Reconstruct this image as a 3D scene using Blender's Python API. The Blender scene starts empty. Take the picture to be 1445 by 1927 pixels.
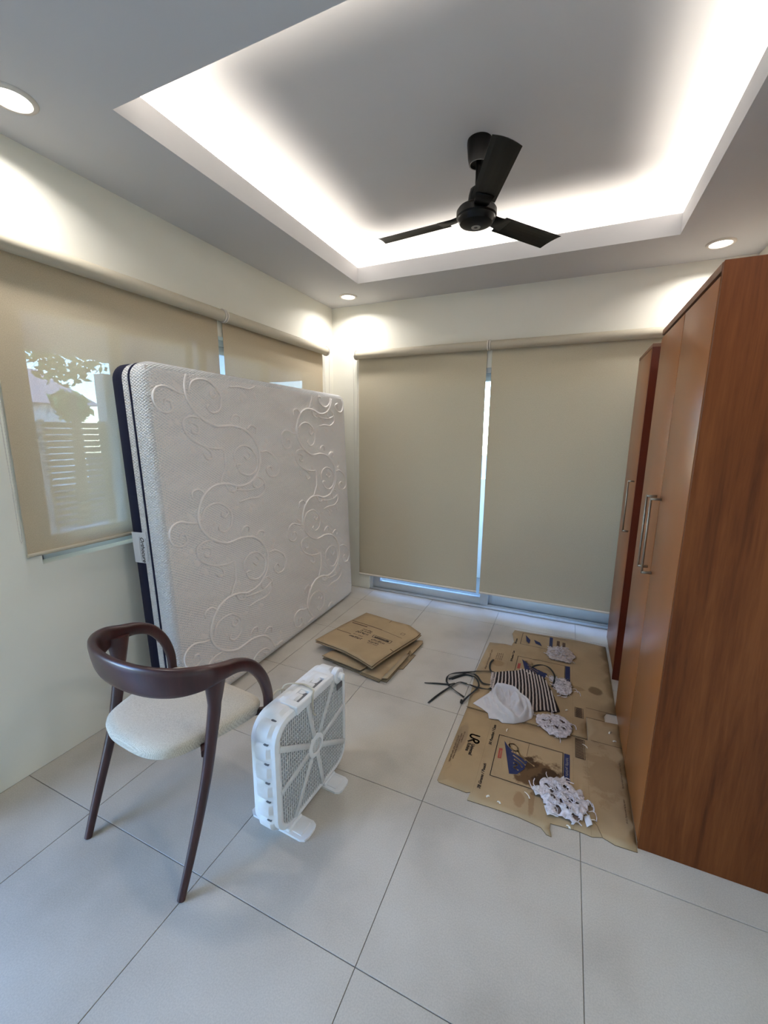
import bpy, bmesh, math, random
from math import sin, cos, pi, radians as R_, atan2, sqrt, exp
from mathutils import Vector as V, Matrix, noise
from mathutils.geometry import delaunay_2d_cdt
random.seed(7)
sc = bpy.context.scene
COL = sc.collection

# ------------------------------------------------------------------ camera
CAM = V((2.0761, -3.4871, 1.5094)); FPX = 776.754
_a, _b, _c = R_(-10.7912), R_(23.856), R_(0.4962)
fw = V((-sin(_b)*cos(_a), cos(_b)*cos(_a), sin(_a)))
rt0 = V((cos(_b), sin(_b), 0)); up0 = rt0.cross(fw)
rt = rt0*cos(_c) + up0*sin(_c); upv = -rt0*sin(_c) + up0*cos(_c)
cd = bpy.data.cameras.new('camera'); cam = bpy.data.objects.new('camera', cd); COL.objects.link(cam)
cam.matrix_world = Matrix(((rt.x, upv.x, -fw.x, CAM.x), (rt.y, upv.y, -fw.y, CAM.y), (rt.z, upv.z, -fw.z, CAM.z), (0, 0, 0, 1)))
cd.sensor_fit = 'HORIZONTAL'; cd.sensor_width = 36; cd.lens = FPX/1445*36; cd.clip_start = .02; cd.clip_end = 200
sc.camera = cam

# ------------------------------------------------------------------ world, sun, exposure
H = 2.617          # lower ceiling
ZU = 2.84          # upper ceiling
XR = 3.046         # room width
YF = -4.5          # rear wall, behind the camera
TX0, TX1, TY0, TY1, ZL = .513, 2.544, -.477, -2.336, 2.7275
ZG = 2.678        # ledge inside the cove, behind the upstand
w = bpy.data.worlds.new('sky'); sc.world = w; w.use_nodes = True
nt = w.node_tree; nt.nodes.clear()
sky = nt.nodes.new('ShaderNodeTexSky'); sky.sky_type = 'NISHITA'; sky.sun_disc = False
sky.sun_elevation = R_(55); sky.sun_rotation = R_(100); sky.air_density = 1.0; sky.dust_density = .2
bg = nt.nodes.new('ShaderNodeBackground'); bg.inputs[1].default_value = 2.9
wo = nt.nodes.new('ShaderNodeOutputWorld'); tint = nt.nodes.new('ShaderNodeMixRGB'); tint.blend_type = 'MULTIPLY'; tint.inputs[0].default_value = 1; tint.inputs[2].default_value = (.68, .84, 1.02, 1)
nt.links.new(sky.outputs[0], tint.inputs[1]); nt.links.new(tint.outputs[0], bg.inputs[0]); nt.links.new(bg.outputs[0], wo.inputs[0])
sd = bpy.data.lights.new('sun', 'SUN'); sd.energy = 3.0; sd.angle = R_(.6); sd.color = (1, .95, .87)
sun = bpy.data.objects.new('sun', sd); COL.objects.link(sun)
sun.rotation_euler = V((-.55, .25, -.8)).to_track_quat('-Z', 'Y').to_euler()
CALL = []
def area(name, loc, sx, sy, power, color, direction=(0, 0, -1), portal=False, shape='RECTANGLE', spread=180):
    l = bpy.data.lights.new(name, 'AREA'); l.shape = shape; l.size = sx; l.size_y = sy
    l.energy = power; l.color = color; l.spread = R_(spread)
    o = bpy.data.objects.new(name, l); COL.objects.link(o); o.location = loc
    o.rotation_euler = V(direction).to_track_quat('-Z', 'Y').to_euler()
    if portal: l.cycles.is_portal = True
    return o
# daylight enters through the real openings: portals only guide the sampling of the sky
area('window_portal', (-.16, -1.36, 1.52), 2.3, 1.14, 1, (1, 1, 1), (1, 0, 0), True).rotation_euler = (R_(90), 0, R_(-90))
area('rear_portal', (-.16, -3.81, 1.06), 1.18, 2.1, 1, (1, 1, 1), (1, 0, 0), True).rotation_euler = (R_(90), 0, R_(-90))
area('door_portal', (1.5, .22, 1.02), 2.2, 1.9, 1, (1, 1, 1), (0, -1, 0), True).rotation_euler = (R_(-90), 0, 0)
# cove strips (the room's hidden tray lighting), shining up on the upper ceiling
CW = (1, .92, .80); CP = 23.0
for n, loc, sx in (('a', ((TX0+TX1)/2, TY0+.13, ZG+.013), 0), ('b', ((TX0+TX1)/2, TY1-.13, ZG+.013), 0), ('c', (TX0-.13, (TY0+TY1)/2, ZG+.013), 1), ('d', (TX1+.13, (TY0+TY1)/2, ZG+.013), 1)):
    L_ = (TX1-TX0+.1) if not sx else (TY0-TY1+.1)
    o = area('cove_light_'+n, loc, .06 if sx else L_, L_ if sx else .06, CP, CW, (0, 0, 1)); o.rotation_euler = (pi, 0, 0)
try:
    sc.view_settings.view_transform = 'Standard'; sc.view_settings.look = 'None'
except Exception: pass
sc.view_settings.exposure = 0.43; sc.view_settings.gamma = 1.0; sc.view_settings.use_curve_mapping = False
cy = sc.cycles
cy.use_denoising = True
cy.max_bounces = 10; cy.diffuse_bounces = 5; cy.glossy_bounces = 4; cy.transmission_bounces = 6; cy.transparent_max_bounces = 16
cy.sample_clamp_indirect = 4.0; cy.caustics_reflective = False; cy.caustics_refractive = False

# ------------------------------------------------------------------ materials
def lin(c):
    f = lambda x: x/12.92 if x <= .04045 else ((x+.055)/1.055)**2.4
    return tuple(f(x/255) for x in c)+(1,)
def newmat(name):
    m = bpy.data.materials.new(name); m.use_nodes = True
    return m, m.node_tree, m.node_tree.nodes['Principled BSDF']
def setb(b, col=None, rough=.5, metal=0, spec=.5, coat=0, sheen=0):
    if col is not None: b.inputs['Base Color'].default_value = col
    b.inputs['Roughness'].default_value = rough; b.inputs['Metallic'].default_value = metal
    b.inputs['Specular IOR Level'].default_value = spec; b.inputs['Coat Weight'].default_value = coat
    b.inputs['Coat Roughness'].default_value = .12; b.inputs['Sheen Weight'].default_value = sheen
def N(t, kind, **kw):
    n = t.nodes.new('ShaderNode'+kind)
    for k, v in kw.items():
        if hasattr(n, k): setattr(n, k, v)
        else: n.inputs[k].default_value = v
    return n
def coords(t, scale=(1, 1, 1), rot=(0, 0, 0), out='Object', loc=(0, 0, 0)):
    tc = N(t, 'TexCoord'); mp = N(t, 'Mapping'); t.links.new(tc.outputs[out], mp.inputs[0])
    mp.inputs['Scale'].default_value = scale; mp.inputs['Rotation'].default_value = rot; mp.inputs['Location'].default_value = loc
    return mp.outputs[0]
def ramp(t, fac, stops):
    r = N(t, 'ValToRGB'); e = r.color_ramp.elements
    while len(e) > 1: e.remove(e[-1])
    e[0].position = stops[0][0]; e[0].color = stops[0][1]
    for p, c in stops[1:]:
        x = e.new(p); x.color = c
    t.links.new(fac, r.inputs[0]); return r.outputs[0]
def bump(t, b, h, s=.3, d=.01):
    n = N(t, 'Bump'); n.inputs['Strength'].default_value = s; n.inputs['Distance'].default_value = d
    t.links.new(h, n.inputs['Height']); t.links.new(n.outputs[0], b.inputs['Normal'])
def noisy(name, col, var=.06, scale=8, rough=.6, bs=0, bscale=60, bd=.002, spec=.4, coat=0, metal=0, sheen=0, stretch=(1, 1, 1), rough_var=0):
    m, t, b = newmat(name); setb(b, None, rough, metal, spec, coat, sheen)
    n = N(t, 'TexNoise'); n.inputs['Scale'].default_value = scale; n.inputs['Detail'].default_value = 5
    t.links.new(coords(t, stretch), n.inputs['Vector'])
    c = lin(col); a = tuple(x*(1-var) for x in c[:3])+(1,); d = tuple(min(1, x*(1+var)) for x in c[:3])+(1,)
    t.links.new(ramp(t, n.outputs['Fac'], [(.3, a), (.7, d)]), b.inputs['Base Color'])
    if bs:
        k = N(t, 'TexNoise'); k.inputs['Scale'].default_value = bscale; k.inputs['Detail'].default_value = 3
        t.links.new(coords(t, stretch), k.inputs['Vector']); bump(t, b, k.outputs['Fac'], bs, bd)
    return m
M = {}
M['wall'] = noisy('wall_paint', (240, 236, 223), .015, 3, .75, .08, 250, .001, .25)
M['ceiling'] = noisy('ceiling_paint', (198, 197, 198), .01, 3, .8, .06, 300, .001, .2)
M['grout'] = noisy('grout', (142, 136, 128), .1, 60, .9)
M['alu'] = noisy('powder_coated_aluminium', (196, 200, 204), .03, 12, .4, spec=.5)
M['dark_gap'] = noisy('shadow_gap', (25, 15, 12), .1, 20, .8)
M['steel'] = noisy('brushed_steel', (150, 140, 128), .04, 40, .32, metal=1)
M['plastic_white'] = noisy('blind_plastic', (214, 206, 196), .02, 20, .45)
M['black_paint'] = noisy('black_paint', (4, 4, 4), .2, 20, .35, spec=.18)
M['fan_ring'] = noisy('fan_ring', (140, 136, 130), .05, 20, .4)
M['navy'] = noisy('navy_fabric', (10, 15, 46), .15, 300, .8, .2, 900, .001)
M['navy_line'] = noisy('navy_piping', (14, 18, 52), .1, 300, .7)
M['label'] = noisy('woven_label', (216, 216, 220), .02, 200, .7)
M['ink'] = noisy('black_ink', (36, 28, 24), .1, 80, .8)
M['ink_soft'] = noisy('worn_ink', (78, 56, 40), .15, 80, .85)
M['ink_blue'] = noisy('blue_ink', (30, 38, 78), .12, 80, .8)
M['ink_red'] = noisy('red_ink', (158, 68, 58), .12, 80, .8)
M['kraft_light'] = noisy('kraft_light', (176, 146, 108), .05, 80, .85)
M['worn_white'] = noisy('worn_white_print', (128, 122, 118), .1, 80, .9)
M['crease'] = noisy('crease_shade', (142, 122, 94), .06, 80, .9)
M['kraft_edge'] = noisy('kraft_edge', (92, 72, 50), .2, 300, .9)
M['strap'] = noisy('black_webbing', (34, 35, 35), .1, 200, .8, .3, 800, .001)
M['stripe_dark'] = noisy('dark_knit', (36, 27, 29), .15, 200, .9, .3, 500, .002)
M['stripe_cream'] = noisy('cream_knit', (196, 182, 176), .08, 200, .9, .5, 500, .002)
M['cloth'] = noisy('white_cotton', (206, 204, 209), .03, 30, .85, .25, 700, .001, sheen=.2)
M['rag'] = noisy('shredded_white', (196, 190, 196), .28, 85, .85, .4, 200, .003)
M['rag_core'] = noisy('brown_core', (112, 96, 92), .35, 45, .9, .4, 120, .003)  # brown-grey underlayer seen through the pad holes
M['rag_gray'] = noisy('greyed_rag', (176, 164, 160), .25, 50, .9, .6, 150, .004)
M['fan_white'] = noisy('fan_plastic', (226, 226, 228), .03, 25, .42, .05, 60, .001, spec=.45)
M['fan_grille'] = noisy('fan_grille_plastic', (206, 206, 206), .04, 60, .5)
M['fan_blade'] = noisy('fan_blade_grey', (96, 97, 102), .05, 30, .5)
M['fan_dark'] = noisy('fan_motor_black', (16, 16, 18), .2, 30, .6)
M['cord'] = noisy('beige_cord', (196, 188, 172), .03, 60, .5)
M['glue'] = noisy('white_flecks', (228, 222, 212), .04, 60, .7)
M['foliage'] = noisy('foliage', (128, 150, 92), .45, 6, .8)
M['bark'] = noisy('bark', (92, 74, 58), .2, 20, .9)
M['fence'] = noisy('fence_paint', (206, 184, 148), .06, 8, .7)
M['render_wall'] = noisy('exterior_render', (225, 222, 220), .03, 2, .85)
M['roof'] = noisy('roof_sheet', (205, 178, 176), .08, 2, .7)
M['paving'] = noisy('paving', (112, 112, 112), .08, 3, .85)
# floor tile: pale stone-look porcelain with faint cloudy smudges
def tile_mat():
    m, t, b = newmat('porcelain_tile'); setb(b, None, .38, 0, .4)
    tc = N(t, 'NewGeometry')
    n1 = N(t, 'TexNoise'); n1.inputs['Scale'].default_value = 2.2; n1.inputs['Detail'].default_value = 6; t.links.new(tc.outputs['Position'], n1.inputs['Vector'])
    n2 = N(t, 'TexNoise'); n2.inputs['Scale'].default_value = 220; n2.inputs['Detail'].default_value = 2; t.links.new(tc.outputs['Position'], n2.inputs['Vector'])
    c1 = ramp(t, n1.outputs['Fac'], [(.35, lin((174, 167, 157))), (.5, lin((188, 181, 171))), (.65, lin((195, 189, 180)))])
    c2 = ramp(t, n2.outputs['Fac'], [(.35, (.88, .88, .88, 1)), (.65, (1, 1, 1, 1))])
    mx = N(t, 'MixRGB'); mx.blend_type = 'MULTIPLY'; mx.inputs[0].default_value = 1
    t.links.new(c1, mx.inputs[1]); t.links.new(c2, mx.inputs[2]); t.links.new(mx.outputs[0], b.inputs['Base Color'])
    r = ramp(t, n1.outputs['Fac'], [(.3, (.5, .5, .5, 1)), (.7, (.36, .36, .36, 1))]); t.links.new(r, b.inputs['Roughness'])
    bump(t, b, n2.outputs['Fac'], .04, .001)
    return m
M['tile'] = tile_mat()
def wood(name, dark, mid, light, axis='Z', rough=.35, coat=.2, sc_=1.0, spec=.5):
    m, t, b = newmat(name); setb(b, None, rough, 0, spec, coat)
    s = {'Z': (14, 14, .9), 'Y': (14, .9, 14), 'X': (.9, 14, 14)}[axis]
    s = tuple(x*sc_ for x in s)
    co = coords(t, s)
    n = N(t, 'TexNoise'); n.inputs['Scale'].default_value = 1.4; n.inputs['Detail'].default_value = 8; n.inputs['Roughness'].default_value = .62; n.inputs['Distortion'].default_value = .6
    t.links.new(co, n.inputs['Vector'])
    s2 = tuple(x*7 for x in s); n2 = N(t, 'TexNoise'); n2.inputs['Scale'].default_value = 1.2; n2.inputs['Detail'].default_value = 4
    t.links.new(coords(t, s2), n2.inputs['Vector'])
    ad = N(t, 'Math'); ad.operation = 'MULTIPLY_ADD'; ad.inputs[1].default_value = .35; t.links.new(n2.outputs['Fac'], ad.inputs[0]); t.links.new(n.outputs['Fac'], ad.inputs[2])
    t.links.new(ramp(t, ad.outputs[0], [(.45, lin(dark)), (.65, lin(mid)), (.88, lin(light))]), b.inputs['Base Color'])
    bump(t, b, n2.outputs['Fac'], .05, .001)
    return m
M['veneer'] = wood('wardrobe_veneer', (74, 34, 11), (94, 48, 19), (110, 61, 28), 'Z', .55, 0, spec=.18)
M['door_face'] = noisy('wardrobe_door_laminate', (134, 80, 40), .05, 5, .3, spec=.32, coat=.06)
M['mahogany'] = noisy('dark_red_board', (92, 34, 16), .12, 5, .35)
M['top_board'] = noisy('top_board_edge', (120, 84, 64), .06, 6, .45)
M['chair_wood'] = wood('dark_stained_wood', (38, 16, 17), (50, 21, 22), (64, 29, 29), 'Z', .36, .15, .6, .5)
def linen():
    m, t, b = newmat('beige_linen'); setb(b, None, .9, 0, .2, 0, .3)
    a = N(t, 'TexWave'); a.inputs['Scale'].default_value = 110; a.inputs['Distortion'].default_value = 2; a.bands_direction = 'X'
    c = N(t, 'TexWave'); c.inputs['Scale'].default_value = 110; c.inputs['Distortion'].default_value = 2; c.bands_direction = 'Y'
    n = N(t, 'TexNoise'); n.inputs['Scale'].default_value = 300; n.inputs['Detail'].default_value = 4
    v = coords(t); [t.links.new(v, q.inputs['Vector']) for q in (a, c, n)]
    s = N(t, 'Math'); s.operation = 'ADD'; t.links.new(a.outputs['Fac'], s.inputs[0]); t.links.new(c.outputs['Fac'], s.inputs[1])
    s2 = N(t, 'Math'); s2.operation = 'MULTIPLY_ADD'; s2.inputs[1].default_value = .25; t.links.new(s.outputs[0], s2.inputs[0]); t.links.new(n.outputs['Fac'], s2.inputs[2])
    t.links.new(ramp(t, s2.outputs[0], [(.4, lin((166, 154, 136))), (.95, lin((210, 200, 184)))]), b.inputs['Base Color'])
    bump(t, b, s2.outputs[0], .4, .001)
    return m
M['linen'] = linen()
def quilt(side=False):
    m, t, b = newmat('quilted_knit_side' if side else 'quilted_knit'); setb(b, lin((248, 241, 237)) if not side else lin((240, 238, 238)), .85, 0, .2, 0, .2)
    tc = N(t, 'TexCoord'); sp = N(t, 'SeparateXYZ'); t.links.new(tc.outputs['UV'], sp.inputs[0])
    def wv(a, c, k):
        x = N(t, 'Math'); x.operation = 'MULTIPLY'; x.inputs[1].default_value = a; t.links.new(sp.outputs[0], x.inputs[0])
        y = N(t, 'Math'); y.operation = 'MULTIPLY_ADD'; y.inputs[1].default_value = c; t.links.new(sp.outputs[1], y.inputs[0]); t.links.new(x.outputs[0], y.inputs[2])
        s = N(t, 'Math'); s.operation = 'SINE'; t.links.new(y.outputs[0], s.inputs[0])
        z = N(t, 'Math'); z.operation = 'ABSOLUTE'; t.links.new(s.outputs[0], z.inputs[0]); return z.outputs[0]
    k = pi/.0135
    p = N(t, 'Math'); p.operation = 'MULTIPLY'; t.links.new(wv(k*.6, k, 0), p.inputs[0]); t.links.new(wv(-k*.6, k, 0), p.inputs[1])
    q = N(t, 'Math'); q.operation = 'POWER'; q.inputs[1].default_value = .5; t.links.new(p.outputs[0], q.inputs[0])
    bump(t, b, q.outputs[0], 1.0, .0055)
    return m
M['quilt_plain'] = noisy('quilted_knit_plain', (250, 243, 239), .012, 40, .85, sheen=.2); M['quilt'] = quilt(); M['quilt_side'] = quilt(True)
M['emboss'] = noisy('embossed_rib', (246, 239, 235), .01, 50, .85, sheen=.2)
def cardboard(name='cardboard', stains=(), base=(160, 138, 108)):
    m, t, b = newmat(name); setb(b, None, .85, 0, .25)
    g = N(t, 'NewGeometry'); n = N(t, 'TexNoise'); n.inputs['Scale'].default_value = 5; n.inputs['Detail'].default_value = 7
    t.links.new(g.outputs['Position'], n.inputs['Vector'])
    c = lin(base); out = ramp(t, n.outputs['Fac'], [(.3, tuple(x*.86 for x in c[:3])+(1,)), (.7, tuple(x*1.08 for x in c[:3])+(1,))])
    nn = N(t, 'TexNoise'); nn.inputs['Scale'].default_value = 16; nn.inputs['Detail'].default_value = 6; nn.inputs['Roughness'].default_value = .65
    t.links.new(g.outputs['Position'], nn.inputs['Vector'])
    for (cx, cy_, rx, ry, col, k, w_) in stains:
        mp = N(t, 'Mapping'); mp.inputs['Location'].default_value = (-cx/rx, -cy_/ry, 0); mp.inputs['Scale'].default_value = (1/rx, 1/ry, 0)
        t.links.new(g.outputs['Position'], mp.inputs[0])
        ln = N(t, 'VectorMath'); ln.operation = 'LENGTH'; t.links.new(mp.outputs[0], ln.inputs[0])
        sb = N(t, 'Math'); sb.operation = 'SUBTRACT'; sb.inputs[1].default_value = .5; t.links.new(nn.outputs['Fac'], sb.inputs[0])
        ad = N(t, 'Math'); ad.operation = 'MULTIPLY_ADD'; ad.inputs[1].default_value = w_; t.links.new(sb.outputs[0], ad.inputs[0]); t.links.new(ln.outputs['Value'], ad.inputs[2])
        f = ramp(t, ad.outputs[0], [(.66, (k, k, k, 1)), (.88, (0, 0, 0, 1))])
        mx = N(t, 'MixRGB'); t.links.new(f, mx.inputs[0]); t.links.new(out, mx.inputs[1]); mx.inputs[2].default_value = lin(col); out = mx.outputs[0]
    t.links.new(out, b.inputs['Base Color'])
    wv = N(t, 'TexWave'); wv.inputs['Scale'].default_value = 45; wv.inputs['Distortion'].default_value = .3; t.links.new(g.outputs['Position'], wv.inputs['Vector'])
    bump(t, b, wv.outputs['Fac'], .06, .002)
    return m
M['card'] = cardboard()
M['card2'] = cardboard('cardboard_flap', base=(152, 134, 108))
M['card_near'] = cardboard('cardboard_stained', [(2.07, -1.73, .135, .125, (78, 52, 26), .9, 1.7), (2.03, -1.68, .05, .05, (48, 30, 16), .7, 2.2), (2.10, -1.77, .07, .05, (44, 28, 16), .8, 2.4), (2.12, -1.70, .05, .03, (44, 28, 16), .7, 2.2),
    (2.005, -1.90, .03, .05, (120, 82, 48), .45, 1.6), (2.055, -1.90, .016, .08, (116, 80, 48), .5, 1.4), (2.35, -1.60, .10, .20, (122, 92, 60), .32, 2.2), (1.70, -1.64, .035, .13, (132, 114, 94), .7, .4)])
M['card_far'] = cardboard('cardboard_far', [(2.34, -.93, .05, .05, (104, 82, 58), .8, .6), (2.2, -.95, .1, .04, (122, 98, 68), .5, .8), (1.76, -.86, .05, .05, (136, 110, 76), .6, .4)])
def fabric(name, col, transp, translu):
    m, t, b = newmat(name); t.nodes.remove(b); out = t.nodes['Material Output']
    n = N(t, 'TexNoise'); n.inputs['Scale'].default_value = 420; n.inputs['Detail'].default_value = 2; t.links.new(coords(t, (1, 1, .5)), n.inputs['Vector'])
    c = lin(col); cc = ramp(t, n.outputs['Fac'], [(.35, tuple(x*.93 for x in c[:3])+(1,)), (.65, tuple(min(1, x*1.06) for x in c[:3])+(1,))])
    d = N(t, 'BsdfDiffuse'); t.links.new(cc, d.inputs[0])
    tl = N(t, 'BsdfTranslucent'); t.links.new(cc, tl.inputs[0]); tp = N(t, 'BsdfTransparent')
    m1 = N(t, 'MixShader'); m1.inputs[0].default_value = translu; t.links.new(d.outputs[0], m1.inputs[1]); t.links.new(tl.outputs[0], m1.inputs[2])
    m2 = N(t, 'MixShader'); m2.inputs[0].default_value = transp; t.links.new(m1.outputs[0], m2.inputs[1]); t.links.new(tp.outputs[0], m2.inputs[2])
    t.links.new(m2.outputs[0], out.inputs[0]); return m
M['sunscreen'] = fabric('sunscreen_fabric', (198, 182, 156), .048, .10)
M['blockout'] = fabric('blockout_fabric', (192, 182, 160), .0, .01)
M['roller_fabric'] = noisy('rolled_fabric', (186, 177, 158), .03, 300, .8)
def glass():
    m, t, b = newmat('window_glass'); t.nodes.remove(b); out = t.nodes['Material Output']
    tp = N(t, 'BsdfTransparent'); tp.inputs[0].default_value = (.93, .96, .96, 1); gl = N(t, 'BsdfGlossy'); gl.inputs['Roughness'].default_value = .02
    fr = N(t, 'LayerWeight'); fr.inputs[0].default_value = .25; mu = N(t, 'Math'); mu.operation = 'MULTIPLY'; mu.inputs[1].default_value = .5
    t.links.new(fr.outputs['Fresnel'], mu.inputs[0]); mx = N(t, 'MixShader'); t.links.new(mu.outputs[0], mx.inputs[0])
    t.links.new(tp.outputs[0], mx.inputs[1]); t.links.new(gl.outputs[0], mx.inputs[2]); t.links.new(mx.outputs[0], out.inputs[0]); return m
M['glass'] = glass()
def emit(name, col, s):
    m, t, b = newmat(name); b.inputs['Emission Color'].default_value = lin(col); b.inputs['Emission Strength'].default_value = s; return m
M['lamp'] = emit('downlight_diffuser', (255, 253, 248), 6)

# ------------------------------------------------------------------ mesh helpers
class MB:
    def __init__(s): s.v = []; s.f = []; s.m = []; s.sm = []; s.uv = {}
    def add(s, vs, fs, mi=0, smooth=False):
        o = len(s.v); s.v += [tuple(p) for p in vs]
        for f in fs: s.f.append(tuple(i+o for i in f)); s.m.append(mi); s.sm.append(smooth)
        return s
    def box(s, x0, x1, y0, y1, z0, z1, mi=0, mtx=None):
        vs = [V((x, y, z)) for z in (z0, z1) for x, y in ((x0, y0), (x1, y0), (x1, y1), (x0, y1))]
        if mtx is not None: vs = [mtx @ p for p in vs]
        return s.add(vs, [(3, 2, 1, 0), (4, 5, 6, 7), (0, 1, 5, 4), (1, 2, 6, 5), (2, 3, 7, 6), (3, 0, 4, 7)], mi)
    def rbox(s, x0, x1, y0, y1, z0, z1, r=.003, seg=2, mi=0, mtx=None, smooth=True):
        bm = bmesh.new(); bmesh.ops.create_cube(bm, size=1)
        for v in bm.verts: v.co = V((x0+(v.co.x+.5)*(x1-x0), y0+(v.co.y+.5)*(y1-y0), z0+(v.co.z+.5)*(z1-z0)))
        bmesh.ops.bevel(bm, geom=bm.edges[:], offset=r, segments=seg, profile=.6, affect='EDGES')
        return s.bm(bm, mi, mtx, smooth)
    def bm(s, bm, mi=0, mtx=None, smooth=True):
        bm.verts.ensure_lookup_table(); bm.verts.index_update()
        vs = [(mtx @ v.co) if mtx is not None else v.co.copy() for v in bm.verts]
        s.add(vs, [[q.index for q in f.verts] for f in bm.faces], mi, smooth); bm.free(); return s
    def sweep(s, pts, sec, closed=False, mi=0, smooth=True, upf=None, caps=True):
        """sec(i,t)-> list of (a,b) offsets along side/up; upf = reference up"""
        P = [V(p) for p in pts]; n = len(P); rings = []; k = 0; prev = None
        for i, p in enumerate(P):
            a = P[(i-1) % n] if (closed or i > 0) else P[0]; b = P[(i+1) % n] if (closed or i < n-1) else P[-1]
            t = (b-a).normalized(); u = V(upf(i) if callable(upf) else (upf or (0, 0, 1)))
            if abs(t.dot(u.normalized())) > .985 and prev is not None: u = prev
            side = t.cross(u).normalized(); uu = side.cross(t).normalized(); prev = uu
            ss = sec(i, i/max(1, n-1)); k = len(ss); rings.append([p+side*x+uu*y for x, y in ss])
        vs = [q for r in rings for q in r]; fs = []
        m = n if closed else n-1
        for i in range(m):
            j = (i+1) % n
            for q in range(k):
                q2 = (q+1) % k; fs.append((i*k+q, i*k+q2, j*k+q2, j*k+q))
        if caps and not closed: fs += [tuple(range(k-1, -1, -1)), tuple((n-1)*k+q for q in range(k))]
        return s.add(vs, fs, mi, smooth)
    def tube(s, pts, r, k=8, closed=False, mi=0, upf=None, smooth=True):
        rr = r if callable(r) else (lambda i, t: r)
        return s.sweep(pts, lambda i, t: [(cos(2*pi*q/k)*rr(i, t), sin(2*pi*q/k)*rr(i, t)) for q in range(k)], closed, mi, smooth, upf)
    def lathe(s, prof, k=24, mi=0, mtx=None, smooth=True, cap=False):
        vs = []; fs = []
        for r, z in prof:
            for q in range(k): vs.append(V((r*cos(2*pi*q/k), r*sin(2*pi*q/k), z)))
        for i in range(len(prof)-1):
            for q in range(k):
                q2 = (q+1) % k; fs.append((i*k+q, i*k+q2, (i+1)*k+q2, (i+1)*k+q))
        if cap: fs += [tuple(range(k-1, -1, -1)), tuple((len(prof)-1)*k+q for q in range(k))]
        if mtx is not None: vs = [mtx @ p for p in vs]
        return s.add(vs, fs, mi, smooth)
    def prism(s, poly, z0, z1, mi=0, mtx=None):
        n = len(poly); vs = [V((x, y, z0)) for x, y in poly]+[V((x, y, z1)) for x, y in poly]
        if mtx is not None: vs = [mtx @ p for p in vs]
        return s.add(vs, [tuple(range(n-1, -1, -1)), tuple(range(n, 2*n))]+[(i, (i+1) % n, n+(i+1) % n, n+i) for i in range(n)], mi)
    def sheet(s, poly, zf, th, step=.03, holes=(), mi=0, mi_edge=None, keep=None, smooth=True):
        """a cut-out sheet that follows zf(x,y), triangulated inside its outline"""
        area2 = sum(poly[i][0]*poly[(i+1) % len(poly)][1]-poly[(i+1) % len(poly)][0]*poly[i][1] for i in range(len(poly)))
        if area2 < 0: poly = poly[::-1]
        pl = []
        for i in range(len(poly)):
            a = V(poly[i]+(0,)) if len(poly[i]) == 2 else V(poly[i]); b = V(poly[(i+1) % len(poly)]+(0,))
            k = max(1, int((b-a).length/step))
            for q in range(k): p = a.lerp(b, q/k); pl.append(V((p.x, p.y)))
        n = len(pl); vs = list(pl); es = [(i, (i+1) % n) for i in range(n)]
        def inside(x, y):
            c = False; j = n-1
            for i in range(n):
                if (pl[i].y > y) != (pl[j].y > y) and x < (pl[j].x-pl[i].x)*(y-pl[i].y)/(pl[j].y-pl[i].y)+pl[i].x: c = not c
                j = i
            return c
        xs = [p.x for p in pl]; ys = [p.y for p in pl]
        y = min(ys)+step*.5; row = 0
        while y < max(ys):
            x = min(xs)+step*(.5 if row % 2 else .99)
            while x < max(xs):
                if inside(x, y) and min((V((x, y))-p).length for p in pl) > step*.45: vs.append(V((x, y)))
                x += step
            y += step*.866; row += 1
        r = delaunay_2d_cdt(vs, es, [], 1, 1e-6)
        co, fs = r[0], [f for f in r[2]]
        def hole(f):
            c = sum((co[i] for i in f), V((0, 0)))/len(f)
            return any(((c.x-hx)*cos(ha)+(c.y-hy)*sin(ha))**2/ra**2+(-(c.x-hx)*sin(ha)+(c.y-hy)*cos(ha))**2/rb**2 < 1 for hx, hy, ra, rb, ha in holes)
        if holes: fs = [f for f in fs if not hole(f)]
        zz = [zf(p.x, p.y) for p in co]
        m = len(co); top = [(p.x, p.y, z+th) for p, z in zip(co, zz)]; bot = [(p.x, p.y, z) for p, z in zip(co, zz)]
        s.add(top+bot, [tuple(f) for f in fs]+[tuple(i+m for i in reversed(f)) for f in fs], mi, smooth)
        cnt = {}
        for f in fs:
            for i in range(len(f)):
                e = (f[i], f[(i+1) % len(f)]); cnt[e] = 1
        bd = [e for e in cnt if (e[1], e[0]) not in cnt]; o = len(s.v)-2*m
        for a, b in bd: s.f.append((o+a, o+a+m, o+b+m, o+b)); s.m.append(mi if mi_edge is None else mi_edge); s.sm.append(False)
        return s
    def build(s, name, mat, parent=None, off=(0, 0, 0), uvf=None, kind=None):
        me = bpy.data.meshes.new(name); o_ = V(off)
        me.from_pydata([V(p)-o_ for p in s.v], [], s.f)
        for mm in (mat if isinstance(mat, (list, tuple)) else [mat]): me.materials.append(M[mm])
        me.polygons.foreach_set('material_index', s.m); me.polygons.foreach_set('use_smooth', s.sm)
        if uvf:
            uv = me.uv_layers.new(name='UVMap')
            for lp in me.loops: uv.data[lp.index].uv = uvf(V(s.v[lp.vertex_index]))
        me.update()
        o = bpy.data.objects.new(name, me); COL.objects.link(o)
        if parent is not None: o.parent = parent
        else: o.location = off
        if kind: o['kind'] = kind
        return o
def thing(name, label, cat, loc=(0, 0, 0), rz=0, group=None):
    o = bpy.data.objects.new(name, None); COL.objects.link(o); o.location = loc; o.rotation_euler = (0, 0, rz)
    o.empty_display_size = .1; tag(o, label, cat, group); return o
def tag(o, label, cat, group=None):
    o['label'] = label; o['category'] = cat
    if group: o['group'] = group
    return o
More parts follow.
